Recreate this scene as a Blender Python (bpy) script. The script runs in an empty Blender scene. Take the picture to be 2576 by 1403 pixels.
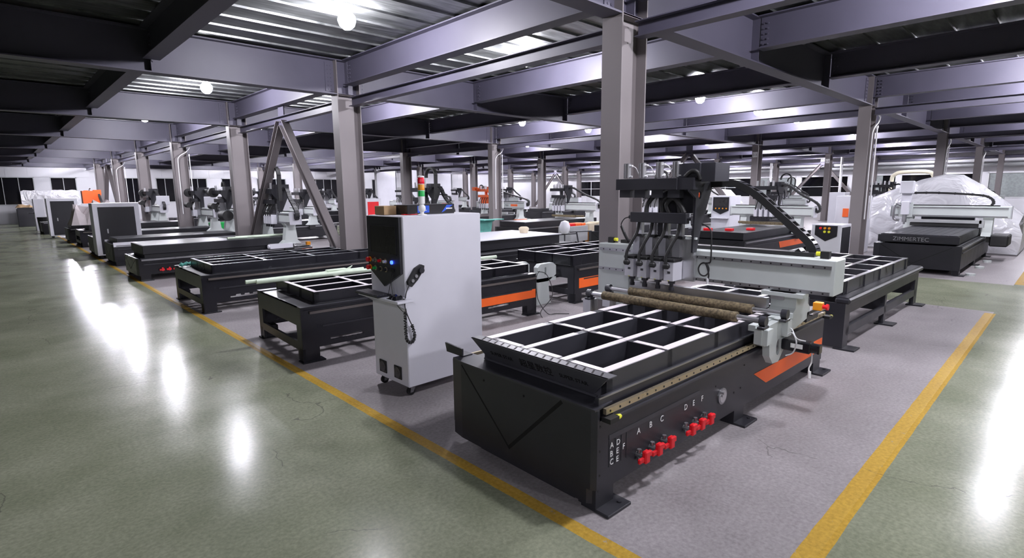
import bpy, bmesh, math, random
from mathutils import Vector, Matrix
random.seed(7)
scene = bpy.context.scene
COL = scene.collection

# ---------------------------------------------------------------- camera
IMG_W, IMG_H = 2576, 1403
FPX = 1366.38
cam_d = bpy.data.cameras.new('camera'); cam = bpy.data.objects.new('camera', cam_d); COL.objects.link(cam)
R_ = Vector((0.7217980719, -0.6920388778, -0.0094728545))
U_ = Vector((0.1189516299, 0.1105601920, 0.9867253689))
F_ = Vector((0.6818049964, 0.7133432803, -0.1621212858))
cam.matrix_world = Matrix(((R_.x, U_.x, -F_.x, 0), (R_.y, U_.y, -F_.y, 0), (R_.z, U_.z, -F_.z, 2.0), (0, 0, 0, 1)))
cam_d.sensor_fit = 'HORIZONTAL'; cam_d.sensor_width = 36.0
cam_d.lens = FPX / IMG_W * 36.0
cam_d.clip_start = 0.05; cam_d.clip_end = 300
scene.camera = cam

# ---------------------------------------------------------------- world, exposure
w = bpy.data.worlds.new('night'); scene.world = w; w.use_nodes = True
w.node_tree.nodes['Background'].inputs[0].default_value = (0.012, 0.013, 0.02, 1)
w.node_tree.nodes['Background'].inputs[1].default_value = 0.3
scene.view_settings.view_transform = 'Standard'; scene.view_settings.look = 'None'
scene.view_settings.gamma = 1; scene.view_settings.use_curve_mapping = False
scene.view_settings.exposure = 0.0
BULB = 760.0          # radiance of every ceiling bulb
BULB_COL = (0.93, 0.91, 1.0)

# ---------------------------------------------------------------- materials
def newmat(name):
    m = bpy.data.materials.new(name); m.use_nodes = True
    return m, m.node_tree, m.node_tree.nodes['Principled BSDF']
def N(nt, t, **kw):
    n = nt.nodes.new(t)
    for k, v in kw.items(): setattr(n, k, v)
    return n
def paint(name, col, rough=0.45, metal=0.0, var=0.12, scale=3.0, bump=0.0, bscale=300.0, spec=0.5, coat=0.0):
    m, nt, b = newmat(name)
    tc = N(nt, 'ShaderNodeTexCoord')
    no = N(nt, 'ShaderNodeTexNoise'); no.inputs['Scale'].default_value = scale; no.inputs['Detail'].default_value = 5
    nt.links.new(tc.outputs['Object'], no.inputs['Vector'])
    mr = N(nt, 'ShaderNodeMapRange'); mr.inputs[1].default_value = 0.3; mr.inputs[2].default_value = 0.7
    mr.inputs[3].default_value = 1 - var; mr.inputs[4].default_value = 1 + var
    nt.links.new(no.outputs['Fac'], mr.inputs[0])
    mx = N(nt, 'ShaderNodeMix', data_type='RGBA', blend_type='MULTIPLY'); mx.inputs[0].default_value = 1
    mx.inputs[6].default_value = (*col, 1)
    nt.links.new(mr.outputs[0], mx.inputs[7]); nt.links.new(mx.outputs[2], b.inputs['Base Color'])
    m2 = N(nt, 'ShaderNodeMapRange'); m2.inputs[3].default_value = max(0.03, rough - 0.07); m2.inputs[4].default_value = rough + 0.07
    nt.links.new(no.outputs['Fac'], m2.inputs[0]); nt.links.new(m2.outputs[0], b.inputs['Roughness'])
    b.inputs['Metallic'].default_value = metal
    b.inputs['Specular IOR Level'].default_value = spec
    b.inputs['Coat Weight'].default_value = coat
    if bump:
        n2 = N(nt, 'ShaderNodeTexNoise'); n2.inputs['Scale'].default_value = bscale
        nt.links.new(tc.outputs['Object'], n2.inputs['Vector'])
        bp = N(nt, 'ShaderNodeBump'); bp.inputs['Strength'].default_value = bump; bp.inputs['Distance'].default_value = 0.002
        nt.links.new(n2.outputs['Fac'], bp.inputs['Height']); nt.links.new(bp.outputs[0], b.inputs['Normal'])
    return m
def glow(name, col, strength):
    m, nt, b = newmat(name)
    b.inputs['Base Color'].default_value = (*col, 1); b.inputs['Emission Color'].default_value = (*col, 1)
    b.inputs['Emission Strength'].default_value = strength
    return m
M = {}
M['black'] = paint('black_powder_coat', (0.012, 0.012, 0.016), 0.42, spec=0.35)
M['heroblack'] = paint('black_textured_coat', (0.023, 0.023, 0.029), 0.38, bump=0.25)
M['herograph'] = paint('dark_graphite_coat', (0.036, 0.036, 0.044), 0.33, bump=0.1)
M['blackgloss'] = paint('black_enamel', (0.010, 0.010, 0.014), 0.26, spec=0.5)
M['graphite'] = paint('graphite_paint', (0.026, 0.026, 0.032), 0.36, spec=0.4)
M['white'] = paint('white_paint', (0.64, 0.64, 0.70), 0.35, var=0.03)
M['offwhite'] = paint('grey_white_paint', (0.56, 0.60, 0.59), 0.4, var=0.04)
M['aluminium'] = paint('aluminium', (0.62, 0.62, 0.64), 0.32, metal=0.9, var=0.06)
M['steel'] = paint('ground_steel', (0.38, 0.38, 0.40), 0.3, metal=0.85, var=0.15)
M['zinc'] = paint('pale_milled_top', (0.78, 0.72, 0.76), 0.45, var=0.04)
M['rail'] = paint('guide_rail', (0.55, 0.47, 0.33), 0.28, metal=0.8, var=0.1)
M['darkrail'] = paint('dull_rail_bed', (0.16, 0.14, 0.13), 0.35, metal=0.5)
M['rubber'] = paint('rubber', (0.012, 0.012, 0.013), 0.55)
M['orange'] = paint('orange_decal', (0.92, 0.135, 0.012), 0.45, var=0.05)
M['orangepaint'] = paint('orange_paint', (0.85, 0.13, 0.02), 0.4, var=0.05)
M['red'] = paint('red_plastic', (0.75, 0.012, 0.02), 0.35, var=0.05)
M['yellow'] = paint('yellow_plastic', (0.75, 0.75, 0.04), 0.4, var=0.03)
M['amber'] = paint('amber_plastic', (0.80, 0.30, 0.01), 0.35, var=0.03)
M['green'] = paint('green_plastic', (0.01, 0.45, 0.08), 0.35, var=0.03)
M['blue'] = paint('blue_plastic', (0.02, 0.09, 0.55), 0.4, var=0.1)
M['teal'] = paint('teal_plastic', (0.12, 0.42, 0.36), 0.5, var=0.15, scale=9)
M['darkgreen'] = paint('dark_green_cloth', (0.01, 0.11, 0.09), 0.8)
M['screen'] = paint('dark_screen', (0.02, 0.019, 0.02), 0.28, var=0.05)
M['card'] = paint('cardboard', (0.42, 0.28, 0.15), 0.8, var=0.06)
M['cardpale'] = paint('pale_cardboard', (0.62, 0.54, 0.40), 0.8, var=0.06)
M['brush'] = paint('bristle_roller', (0.13, 0.10, 0.055), 0.75, var=0.6, scale=45, bump=0.9, bscale=160)
M['cloth'] = paint('pale_cloth', (0.50, 0.45, 0.46), 0.85, var=0.1)
M['foam'] = paint('pale_green_foam', (0.60, 0.70, 0.56), 0.6, var=0.08, scale=12)
M['groove'] = paint('black_slot', (0.003, 0.003, 0.003), 0.9)
M['litslate'] = paint('textured_coat_lightened_for_shade', (0.075, 0.075, 0.088), 0.42, bump=0.2)  # coat lightened to stand in for light the downward-facing tray lacks
M['mdf'] = paint('grey_slab', (0.030, 0.030, 0.036), 0.4, var=0.15)
M['pallet'] = paint('pale_board', (0.66, 0.58, 0.42), 0.7, var=0.1)
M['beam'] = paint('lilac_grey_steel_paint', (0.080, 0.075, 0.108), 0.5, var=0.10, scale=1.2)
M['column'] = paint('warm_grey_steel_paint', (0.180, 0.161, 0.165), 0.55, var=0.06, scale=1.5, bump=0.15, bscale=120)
M['wallwhite'] = paint('white_wall_sheet', (0.50, 0.50, 0.53), 0.5, var=0.05, scale=0.6)
M['wallsheet'] = paint('white_profiled_sheet', (0.78, 0.78, 0.82), 0.5, var=0.05, scale=0.6)
M['duct'] = paint('galvanised_duct', (0.36, 0.37, 0.38), 0.4, var=0.1)
M['pipe'] = paint('white_conduit', (0.78, 0.78, 0.80), 0.4, var=0.03)
M['cream'] = paint('cream_pipe', (0.68, 0.64, 0.50), 0.45, var=0.03)
M['nightglass'] = paint('night_window_glass', (0.004, 0.004, 0.006), 0.12, var=0.02)
M['darkwall'] = paint('dark_plaster', (0.10, 0.10, 0.11), 0.7)
M['curtain'] = paint('grey_blind', (0.30, 0.33, 0.33), 0.6, var=0.15, scale=8)
M['label'] = paint('label_white', (0.8, 0.8, 0.8), 0.5, var=0.0)
M['redglass'] = paint('red_lens', (0.75, 0.01, 0.03), 0.15, var=0.02)
M['led'] = glow('blue_indicator', (0.02, 0.06, 1.0), 9.0)
M['bulb'] = glow('bulb_glow', BULB_COL, BULB)
M['greenglow'] = paint('pale_green_reflection_panel', (0.45, 0.55, 0.42), 0.5, var=0.3, scale=4)

def plastic_film():
    m, nt, b = newmat('clear_wrap_film')
    tc = N(nt, 'ShaderNodeTexCoord')
    v = N(nt, 'ShaderNodeTexNoise'); v.inputs['Scale'].default_value = 1.6; v.inputs['Detail'].default_value = 3; v.inputs['Distortion'].default_value = 1.2
    nt.links.new(tc.outputs['Object'], v.inputs['Vector'])
    bp = N(nt, 'ShaderNodeBump'); bp.inputs['Strength'].default_value = 0.8; bp.inputs['Distance'].default_value = 0.16
    nt.links.new(v.outputs['Fac'], bp.inputs['Height']); nt.links.new(bp.outputs[0], b.inputs['Normal'])
    b.inputs['Base Color'].default_value = (0.70, 0.70, 0.74, 1); b.inputs['Roughness'].default_value = 0.14
    b.inputs['Specular IOR Level'].default_value = 0.9
    tr = N(nt, 'ShaderNodeBsdfTransparent'); mx = N(nt, 'ShaderNodeMixShader'); mx.inputs[0].default_value = 0.86
    out = nt.nodes['Material Output']
    nt.links.new(tr.outputs[0], mx.inputs[1]); nt.links.new(b.outputs[0], mx.inputs[2]); nt.links.new(mx.outputs[0], out.inputs[0])
    return m
M['film'] = plastic_film()

def deck_mat():
    m, nt, b = newmat('galvanised_deck')
    tc = N(nt, 'ShaderNodeTexCoord')
    mp = N(nt, 'ShaderNodeMapping'); mp.inputs['Scale'].default_value = (0.8, 6, 1)
    nt.links.new(tc.outputs['Object'], mp.inputs[0])
    n1 = N(nt, 'ShaderNodeTexNoise'); n1.inputs['Scale'].default_value = 2.2; n1.inputs['Detail'].default_value = 8; n1.inputs['Roughness'].default_value = 0.65
    nt.links.new(mp.outputs[0], n1.inputs['Vector'])
    cr = N(nt, 'ShaderNodeValToRGB'); cr.color_ramp.elements[0].position = 0.35; cr.color_ramp.elements[0].color = (0.07, 0.075, 0.073, 1)
    cr.color_ramp.elements[1].position = 0.7; cr.color_ramp.elements[1].color = (0.27, 0.28, 0.28, 1)
    nt.links.new(n1.outputs['Fac'], cr.inputs[0]); nt.links.new(cr.outputs[0], b.inputs['Base Color'])
    b.inputs['Metallic'].default_value = 0.7
    mr = N(nt, 'ShaderNodeMapRange'); mr.inputs[3].default_value = 0.22; mr.inputs[4].default_value = 0.5
    nt.links.new(n1.outputs['Fac'], mr.inputs[0]); nt.links.new(mr.outputs[0], b.inputs['Roughness'])
    bp = N(nt, 'ShaderNodeBump'); bp.inputs['Strength'].default_value = 0.25; bp.inputs['Distance'].default_value = 0.01
    nt.links.new(n1.outputs['Fac'], bp.inputs['Height']); nt.links.new(bp.outputs[0], b.inputs['Normal'])
    return m
M['deck'] = deck_mat()

def floor_mat():
    m, nt, b = newmat('painted_factory_floor')
    L = nt.links.new
    tc = N(nt, 'ShaderNodeTexCoord')
    sep = N(nt, 'ShaderNodeSeparateXYZ'); L(tc.outputs['Object'], sep.inputs[0])
    def noise(scale, detail=4, rough=0.5, dist=0.0):
        n = N(nt, 'ShaderNodeTexNoise'); n.inputs['Scale'].default_value = scale; n.inputs['Detail'].default_value = detail
        n.inputs['Roughness'].default_value = rough; n.inputs['Distortion'].default_value = dist
        L(tc.outputs['Object'], n.inputs['Vector']); return n.outputs['Fac']
    def mth(op, a, bb=None, c=None):
        n = N(nt, 'ShaderNodeMath', operation=op)
        for i, v in enumerate((a, bb, c)):
            if v is None: continue
            if isinstance(v, (int, float)): n.inputs[i].default_value = v
            else: L(v, n.inputs[i])
        return n.outputs[0]
    wob = mth('MULTIPLY', mth('SUBTRACT', noise(6.0), 0.5), 0.012)
    X = mth('ADD', sep.outputs[0], wob); Y = mth('ADD', sep.outputs[1], wob)
    def inside(v, lo, hi):
        return mth('MULTIPLY', mth('GREATER_THAN', v, lo), mth('LESS_THAN', v, hi))
    g1 = mth('MULTIPLY', inside(X, 2.32, 11.4), mth('GREATER_THAN', Y, 0.80))
    g2 = mth('MULTIPLY', inside(X, 14.75, 60), mth('GREATER_THAN', Y, 0.80))
    grey = mth('MAXIMUM', g1, g2)
    y1 = mth('MULTIPLY', inside(X, 2.27, 2.368), mth('GREATER_THAN', Y, 0.765))
    y2 = mth('MULTIPLY', inside(Y, 0.765, 0.90), inside(X, 2.27, 11.25))
    y3 = mth('MULTIPLY', inside(Y, 0.64, 0.80), inside(X, 14.9, 40))
    yel = mth('MAXIMUM', mth('MAXIMUM', y1, y2), y3)
    wear = mth('LESS_THAN', noise(7.0, 8, 0.75), 0.36)
    yel = mth('MULTIPLY', yel, mth('SUBTRACT', 1.0, mth('MULTIPLY', wear, 0.75)))
    def ramp(fac, c0, c1, p0=0.3, p1=0.7):
        r = N(nt, 'ShaderNodeValToRGB'); r.color_ramp.elements[0].position = p0; r.color_ramp.elements[1].position = p1
        r.color_ramp.elements[0].color = (*c0, 1); r.color_ramp.elements[1].color = (*c1, 1); L(fac, r.inputs[0]); return r.outputs[0]
    def mix(fac, a, bb, bt='MIX'):
        n = N(nt, 'ShaderNodeMix', data_type='RGBA', blend_type=bt)
        if isinstance(fac, float): n.inputs[0].default_value = fac
        else: L(fac, n.inputs[0])
        for i, v in ((6, a), (7, bb)):
            if isinstance(v, tuple): n.inputs[i].default_value = (*v, 1)
            else: L(v, n.inputs[i])
        return n.outputs[2]
    big = noise(0.9, 7, 0.62)
    fine = noise(38.0, 4, 0.6)
    green = ramp(big, (0.165, 0.184, 0.122), (0.275, 0.290, 0.212))
    greyc = ramp(big, (0.235, 0.215, 0.222), (0.35, 0.325, 0.335))
    yelc = ramp(big, (0.42, 0.255, 0.05), (0.52, 0.335, 0.055))
    col = mix(grey, green, greyc); col = mix(yel, col, yelc)
    spk = ramp(fine, (0.78, 0.78, 0.78), (1.14, 1.14, 1.14), 0.3, 0.7)
    col = mix(1.0, col, spk, 'MULTIPLY')
    # worn scuffs and hairline cracks in the coating
    vor = N(nt, 'ShaderNodeTexVoronoi', feature='DISTANCE_TO_EDGE'); vor.inputs['Scale'].default_value = 0.55
    nd = N(nt, 'ShaderNodeTexNoise'); nd.inputs['Scale'].default_value = 2.5; nd.inputs['Detail'].default_value = 6; L(tc.outputs['Object'], nd.inputs['Vector'])
    va = N(nt, 'ShaderNodeVectorMath', operation='SCALE'); va.inputs[3].default_value = 0.35; L(nd.outputs['Color'], va.inputs[0])
    vb = N(nt, 'ShaderNodeVectorMath', operation='ADD'); L(tc.outputs['Object'], vb.inputs[0]); L(va.outputs[0], vb.inputs[1])
    L(vb.outputs[0], vor.inputs['Vector'])
    crack = mth('MULTIPLY', mth('LESS_THAN', vor.outputs['Distance'], 0.0022), mth('GREATER_THAN', noise(0.8, 2), 0.56))
    spots = mth('LESS_THAN', noise(9.0, 3, 0.9, 0.6), 0.215)
    dirt = mth('MULTIPLY', mth('MAXIMUM', crack, spots), 0.5)
    col = mix(dirt, col, (0.06, 0.06, 0.055))
    L(col, b.inputs['Base Color'])
    rg = N(nt, 'ShaderNodeMapRange'); rg.inputs[1].default_value = 0.3; rg.inputs[2].default_value = 0.7
    rg.inputs[3].default_value = 0.15; rg.inputs[4].default_value = 0.25; L(big, rg.inputs[0])
    rr = mth('ADD', rg.outputs[0], mth('MULTIPLY', grey, 0.13)); L(rr, b.inputs['Roughness'])
    b.inputs['Specular IOR Level'].default_value = 0.045
    bp = N(nt, 'ShaderNodeBump'); bp.inputs['Strength'].default_value = 0.04; bp.inputs['Distance'].default_value = 0.01
    L(mth('ADD', noise(14.0, 6, 0.7), mth('MULTIPLY', fine, 0.3)), bp.inputs['Height']); L(bp.outputs[0], b.inputs['Normal'])
    return m
M['floor'] = floor_mat()

# ---------------------------------------------------------------- mesh builder
class MB:
    """collects shapes, build() links them as ONE mesh object"""
    def __init__(s, xf=None): s.v = []; s.f = []; s.xf = xf; s.m = []; s.cm = 0
    def add(s, vs, fs):
        o = len(s.v)
        for p in vs:
            s.v.append(s.xf(p) if s.xf else tuple(p))
        for f in fs: s.f.append([i + o for i in f]); s.m.append(s.cm)
        return s
    def mat(s, i): s.cm = i; return s
    def box(s, x0, x1, y0, y1, z0, z1, c=0.0):
        x0, x1 = min(x0, x1), max(x0, x1); y0, y1 = min(y0, y1), max(y0, y1); z0, z1 = min(z0, z1), max(z0, z1)
        c = min(c, 0.45 * min(x1 - x0, y1 - y0, z1 - z0))
        if c <= 0:
            return s.add([(x0,y0,z0),(x1,y0,z0),(x1,y1,z0),(x0,y1,z0),(x0,y0,z1),(x1,y0,z1),(x1,y1,z1),(x0,y1,z1)],
                         [(0,3,2,1),(4,5,6,7),(0,1,5,4),(1,2,6,5),(2,3,7,6),(3,0,4,7)])
        vs = []; idx = {}
        xs, ys, zs = (x0, x1), (y0, y1), (z0, z1)
        for a in (0,1):
            for b_ in (0,1):
                for d in (0,1):
                    sx, sy, sz = (1,-1)[a], (1,-1)[b_], (1,-1)[d]
                    for k in range(3):
                        p = [xs[a] + (0 if k == 0 else sx*c), ys[b_] + (0 if k == 1 else sy*c), zs[d] + (0 if k == 2 else sz*c)]
                        idx[(a,b_,d,k)] = len(vs); vs.append(tuple(p))
        fs = []
        for k in range(3):
            for side in (0,1):
                o = [i for i in range(3) if i != k]
                q = []
                for (u, v_) in ((0,0),(1,0),(1,1),(0,1)):
                    t = [0,0,0]; t[k] = side; t[o[0]] = u; t[o[1]] = v_
                    q.append(idx[(*t, k)])
                fs.append(q)
        for k in range(3):            # edges along axis k
            o = [i for i in range(3) if i != k]
            for u in (0,1):
                for v_ in (0,1):
                    t0 = [0,0,0]; t0[o[0]] = u; t0[o[1]] = v_; t1 = list(t0); t1[k] = 1
                    fs.append([idx[(*t0, o[0])], idx[(*t1, o[0])], idx[(*t1, o[1])], idx[(*t0, o[1])]])
        for a in (0,1):
            for b_ in (0,1):
                for d in (0,1): fs.append([idx[(a,b_,d,k)] for k in range(3)])
        return s.add(vs, fs)
    def prism(s, poly, axis, a0, a1):
        """poly: 2d points in the plane of the other two axes (cyclic order xyz), extruded along axis"""
        n = len(poly); vs = []
        for a in (a0, a1):
            for (p, q) in poly:
                if axis == 'x': vs.append((a, p, q))
                elif axis == 'y': vs.append((p, a, q))
                else: vs.append((p, q, a))
        fs = [list(range(n))[::-1], list(range(n, 2*n))]
        for i in range(n): fs.append([i, (i+1) % n, n + (i+1) % n, n + i])
        return s.add(vs, fs)
    def plate(s, outer, holes, axis, a0, a1):
        """plate with holes, outline triangulated"""
        bm = bmesh.new()
        es = []
        for loop in [outer] + holes:
            vs = [bm.verts.new((p, q, 0)) for p, q in loop]
            for i in range(len(vs)): es.append(bm.edges.new((vs[i], vs[(i+1) % len(vs)])))
        r = bmesh.ops.triangle_fill(bm, use_beauty=True, use_dissolve=False, edges=es)
        bm.verts.index_update(); bm.faces.ensure_lookup_table()
        P2 = [(v.co.x, v.co.y) for v in bm.verts]; n = len(P2)
        fs = [[v.index for v in f.verts] for f in bm.faces]
        ed = [(e.verts[0].index, e.verts[1].index) for e in bm.edges if len(e.link_faces) == 1]
        bm.free()
        vs = []
        for a in (a0, a1):
            for (p, q) in P2:
                vs.append({'x': (a, p, q), 'y': (p, a, q), 'z': (p, q, a)}[axis])
        F2 = [f[::-1] for f in fs] + [[i + n for i in f] for f in fs] + [[a, b_, b_ + n, a + n] for a, b_ in ed]
        return s.add(vs, F2)
    def cyl(s, p0, p1, r, n=16, r1=None, caps=True):
        p0 = Vector(p0); p1 = Vector(p1); d = (p1 - p0).normalized()
        u = d.orthogonal().normalized(); v_ = d.cross(u); r1 = r if r1 is None else r1
        vs = []
        for p, rr in ((p0, r), (p1, r1)):
            for i in range(n):
                a = 2*math.pi*i/n; vs.append(tuple(p + (u*math.cos(a) + v_*math.sin(a))*rr))
        fs = [[i, (i+1) % n, n + (i+1) % n, n + i] for i in range(n)]
        if caps: fs += [list(range(n))[::-1], list(range(n, 2*n))]
        return s.add(vs, fs)
    def bar(s, p0, p1, w, h, up=(0,0,1)):
        p0 = Vector(p0); p1 = Vector(p1); d = (p1 - p0).normalized(); u = Vector(up)
        a = d.cross(u).normalized(); u = a.cross(d).normalized()
        vs = []
        for p in (p0, p1):
            for i, j in ((-1,-1),(1,-1),(1,1),(-1,1)): vs.append(tuple(p + a*i*w/2 + u*j*h/2))
        return s.add(vs, [(3,2,1,0),(4,5,6,7),(0,1,5,4),(1,2,6,5),(2,3,7,6),(3,0,4,7)])
    def tube(s, pts, r, n=8, close=False):
        pts = [Vector(p) for p in pts]; vs = []; m = len(pts); prev = None
        for i, p in enumerate(pts):
            t = (pts[min(i+1, m-1)] - pts[max(i-1, 0)]).normalized()
            if prev is None: u = t.orthogonal().normalized()
            else:
                u = prev - t*prev.dot(t)
                u = u.normalized() if u.length > 1e-6 else t.orthogonal().normalized()
            prev = u; v_ = t.cross(u); rr = r[i] if isinstance(r, (list, tuple)) else r
            for k in range(n):
                a = 2*math.pi*k/n; vs.append(tuple(p + (u*math.cos(a) + v_*math.sin(a))*rr))
        fs = []
        for i in range(m-1):
            for k in range(n): fs.append([i*n+k, i*n+(k+1)%n, (i+1)*n+(k+1)%n, (i+1)*n+k])
        fs += [list(range(n))[::-1], list(range((m-1)*n, m*n))]
        return s.add(vs, fs)
    def ribbon(s, pts, side, w, t):
        """flat band (cable chain) along pts, width w along unit vector side, thickness t"""
        pts = [Vector(p) for p in pts]; sd = Vector(side).normalized(); vs = []; m = len(pts)
        for i, p in enumerate(pts):
            d = (pts[min(i+1, m-1)] - pts[max(i-1, 0)]).normalized(); nrm = d.cross(sd).normalized()
            for a, b_ in ((-1,-1),(1,-1),(1,1),(-1,1)): vs.append(tuple(p + sd*a*w/2 + nrm*b_*t/2))
        fs = [(3,2,1,0), tuple((m-1)*4 + k for k in range(4))]
        for i in range(m-1):
            for k in range(4): fs.append([i*4+k, i*4+(k+1)%4, (i+1)*4+(k+1)%4, (i+1)*4+k])
        return s.add(vs, fs)
    def lathe(s, prof, c=(0,0,0), n=20):
        vs = []; m = len(prof)
        for r, z in prof:
            for k in range(n):
                a = 2*math.pi*k/n; vs.append((c[0]+r*math.cos(a), c[1]+r*math.sin(a), c[2]+z))
        fs = []
        for i in range(m-1):
            for k in range(n): fs.append([i*n+k, i*n+(k+1)%n, (i+1)*n+(k+1)%n, (i+1)*n+k])
        fs += [list(range(n))[::-1], list(range((m-1)*n, m*n))]
        return s.add(vs, fs)
    def build(s, name, mats, parent=None, smooth=False):
        me = bpy.data.meshes.new(name)
        me.from_pydata(s.v, [], s.f); me.validate()
        if not isinstance(mats, (list, tuple)): mats = [mats]
        for m in mats: me.materials.append(M[m] if isinstance(m, str) else m)
        if len(mats) > 1 and len(me.polygons) == len(s.m): me.polygons.foreach_set('material_index', s.m)
        bm = bmesh.new(); bm.from_mesh(me); bmesh.ops.recalc_face_normals(bm, faces=bm.faces); bm.to_mesh(me); bm.free()
        if smooth:
            me.polygons.foreach_set('use_smooth', [True]*len(me.polygons))
            try: me.set_sharp_from_angle(angle=math.radians(40))
            except Exception: pass
        me.update()
        o = bpy.data.objects.new(name, me); COL.objects.link(o)
        if parent is not None:
            o.parent = parent
        return o
def thing(name, label, cat, loc=(0,0,0), rz=0, group=None):
    o = bpy.data.objects.new(name, None); COL.objects.link(o)
    o.location = loc; o.rotation_euler = (0, 0, rz); o['label'] = label; o['category'] = cat
    o.empty_display_size = 0.2
    if group: o['group'] = group
    return o
def tag(o, label, cat, group=None, loc=None):
    o['label'] = label; o['category'] = cat
    if group: o['group'] = group
    if loc: o.location = loc
    return o
def struct(o): o['kind'] = 'structure'; return o
def copy_tree(o, parent=None):
    c = o.copy(); COL.objects.link(c); c.parent = parent
    for ch in list(o.children): copy_tree(ch, c)
    return c
def text_mb(txt, size, origin, ux, uy, depth=0.002, xf=None, align='LEFT'):
    """raised lettering as an MB; ux/uy are the reading and up directions"""
    cu = bpy.data.curves.new('t', 'FONT'); cu.body = txt; cu.size = size; cu.extrude = depth; cu.align_x = align
    cu.resolution_u = 3
    ob = bpy.data.objects.new('t', cu); COL.objects.link(ob)
    dg = bpy.context.evaluated_depsgraph_get(); me = bpy.data.meshes.new_from_object(ob.evaluated_get(dg))
    ux = Vector(ux).normalized(); uy = Vector(uy).normalized(); uz = ux.cross(uy)
    mb = MB(xf)
    mb.add([tuple(Vector(origin) + ux*v.co.x + uy*v.co.y + uz*v.co.z) for v in me.vertices], [list(p.vertices) for p in me.polygons])
    bpy.data.objects.remove(ob); bpy.data.curves.remove(cu); bpy.data.meshes.remove(me)
    return mb
def arc(c, r, a0, a1, n, u, v_):
    c = Vector(c); u = Vector(u); v_ = Vector(v_)
    return [tuple(c + u*r*math.cos(math.radians(a0+(a1-a0)*i/n)) + v_*r*math.sin(math.radians(a0+(a1-a0)*i/n))) for i in range(n+1)]
def smooth_path(pts, k=6):
    pts = [Vector(p) for p in pts]; out = []
    for i in range(len(pts)-1):
        p0 = pts[max(i-1,0)]; p1 = pts[i]; p2 = pts[i+1]; p3 = pts[min(i+2, len(pts)-1)]
        for j in range(k):
            t = j/k
            out.append(0.5*((2*p1) + (p2-p0)*t + (2*p0-5*p1+4*p2-p3)*t*t + (3*p1-p0-3*p2+p3)*t**3))
    out.append(pts[-1]); return out

# ---------------------------------------------------------------- grid of the hall
GX0, GXS = 5.53, 10.127
GY0, GYS = 3.865, 6.755
HB = 3.9             # underside of the main girders
HT = 4.57            # top of the girders
DK = 4.60            # metal deck
SX = GXS/3
XW, YW = 46.9, 51.2

# ---------------------------------------------------------------- shell
struct(MB().box(-20, XW+0.3, -20, YW+0.3, -0.12, 0).build('floor', 'floor'))
def deck():
    mb = MB(); prof = []; y = -20.0
    while y < YW + 0.2:
        prof += [(y, DK), (y+0.535, DK), (y+0.540, DK-0.03), (y+0.552, DK-0.03), (y+0.557, DK), ]
        y += 0.56
    prof.append((y, DK))
    vs = []; fs = []
    for p, z in prof: vs += [(-20, p, z), (XW+0.3, p, z)]
    for i in range(len(prof)-1): fs.append([2*i, 2*i+1, 2*i+3, 2*i+2])
    mb.add(vs, fs); mb.box(-20, XW+0.3, -20, YW+0.5, DK+0.05, DK+0.12)
    return mb
struct(deck().build('ceiling', 'deck'))
struct(MB().box(-20, -19.8, -20, YW, 0, DK).build('wall_near', 'darkwall'))
struct(MB().box(-20, XW, -20, -19.8, 0, DK).build('wall_right', 'darkwall'))

# left far wall with its window openings
wl = [(-3.2, 2.6), (3.45, 4.95), (7.6, 9.2), (9.9, 11.2), (12.2, 13.6), (14.7, 16.2), (17.6, 20.2), (22.3, 25.4), (29.0, 30.4), (33.5, 35.0), (38.0, 39.5)]
z0w, z1w = 1.26, 3.2
mb = MB()
mb.box(-20, XW, YW, YW+0.25, 0, z0w); mb.box(-20, XW, YW, YW+0.25, z1w, DK)
xs = -20
for a, b_ in wl: mb.box(xs, a, YW, YW+0.25, z0w, z1w); xs = b_
mb.box(xs, XW, YW, YW+0.25, z0w, z1w)
mb.box(-20, XW, YW-0.03, YW, z1w, z1w+0.07)
for x in [i*1.15 for i in range(-8, 40)]: mb.box(x, x+0.02, YW-0.015, YW, z1w+0.07, HB)
struct(mb.build('wall_left', 'wallwhite'))
for i, (a, b_) in enumerate(wl):
    t = bpy.data.objects.new('window_%d' % (i+1), None); COL.objects.link(t); t.location = (a, YW, z0w); struct(t)
    W_ = b_-a; H_ = z1w-z0w
    MB().box(0, W_, 0.14, 0.16, 0, H_).build('pane', 'nightglass', t)
    f = MB().box(0, 0.06, -0.02, 0.12, 0, H_).box(W_-0.06, W_, -0.02, 0.12, 0, H_).box(0, W_, -0.02, 0.12, 0, 0.06).box(0, W_, -0.02, 0.12, H_-0.06, H_)
    nn = max(1, int(W_/0.9))
    for k in range(1, nn+1): f.box(W_*k/(nn+1)-0.02, W_*k/(nn+1)+0.02, 0.06, 0.12, 0.06, H_-0.06)
    f.build('window_frame', 'duct', t)
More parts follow.
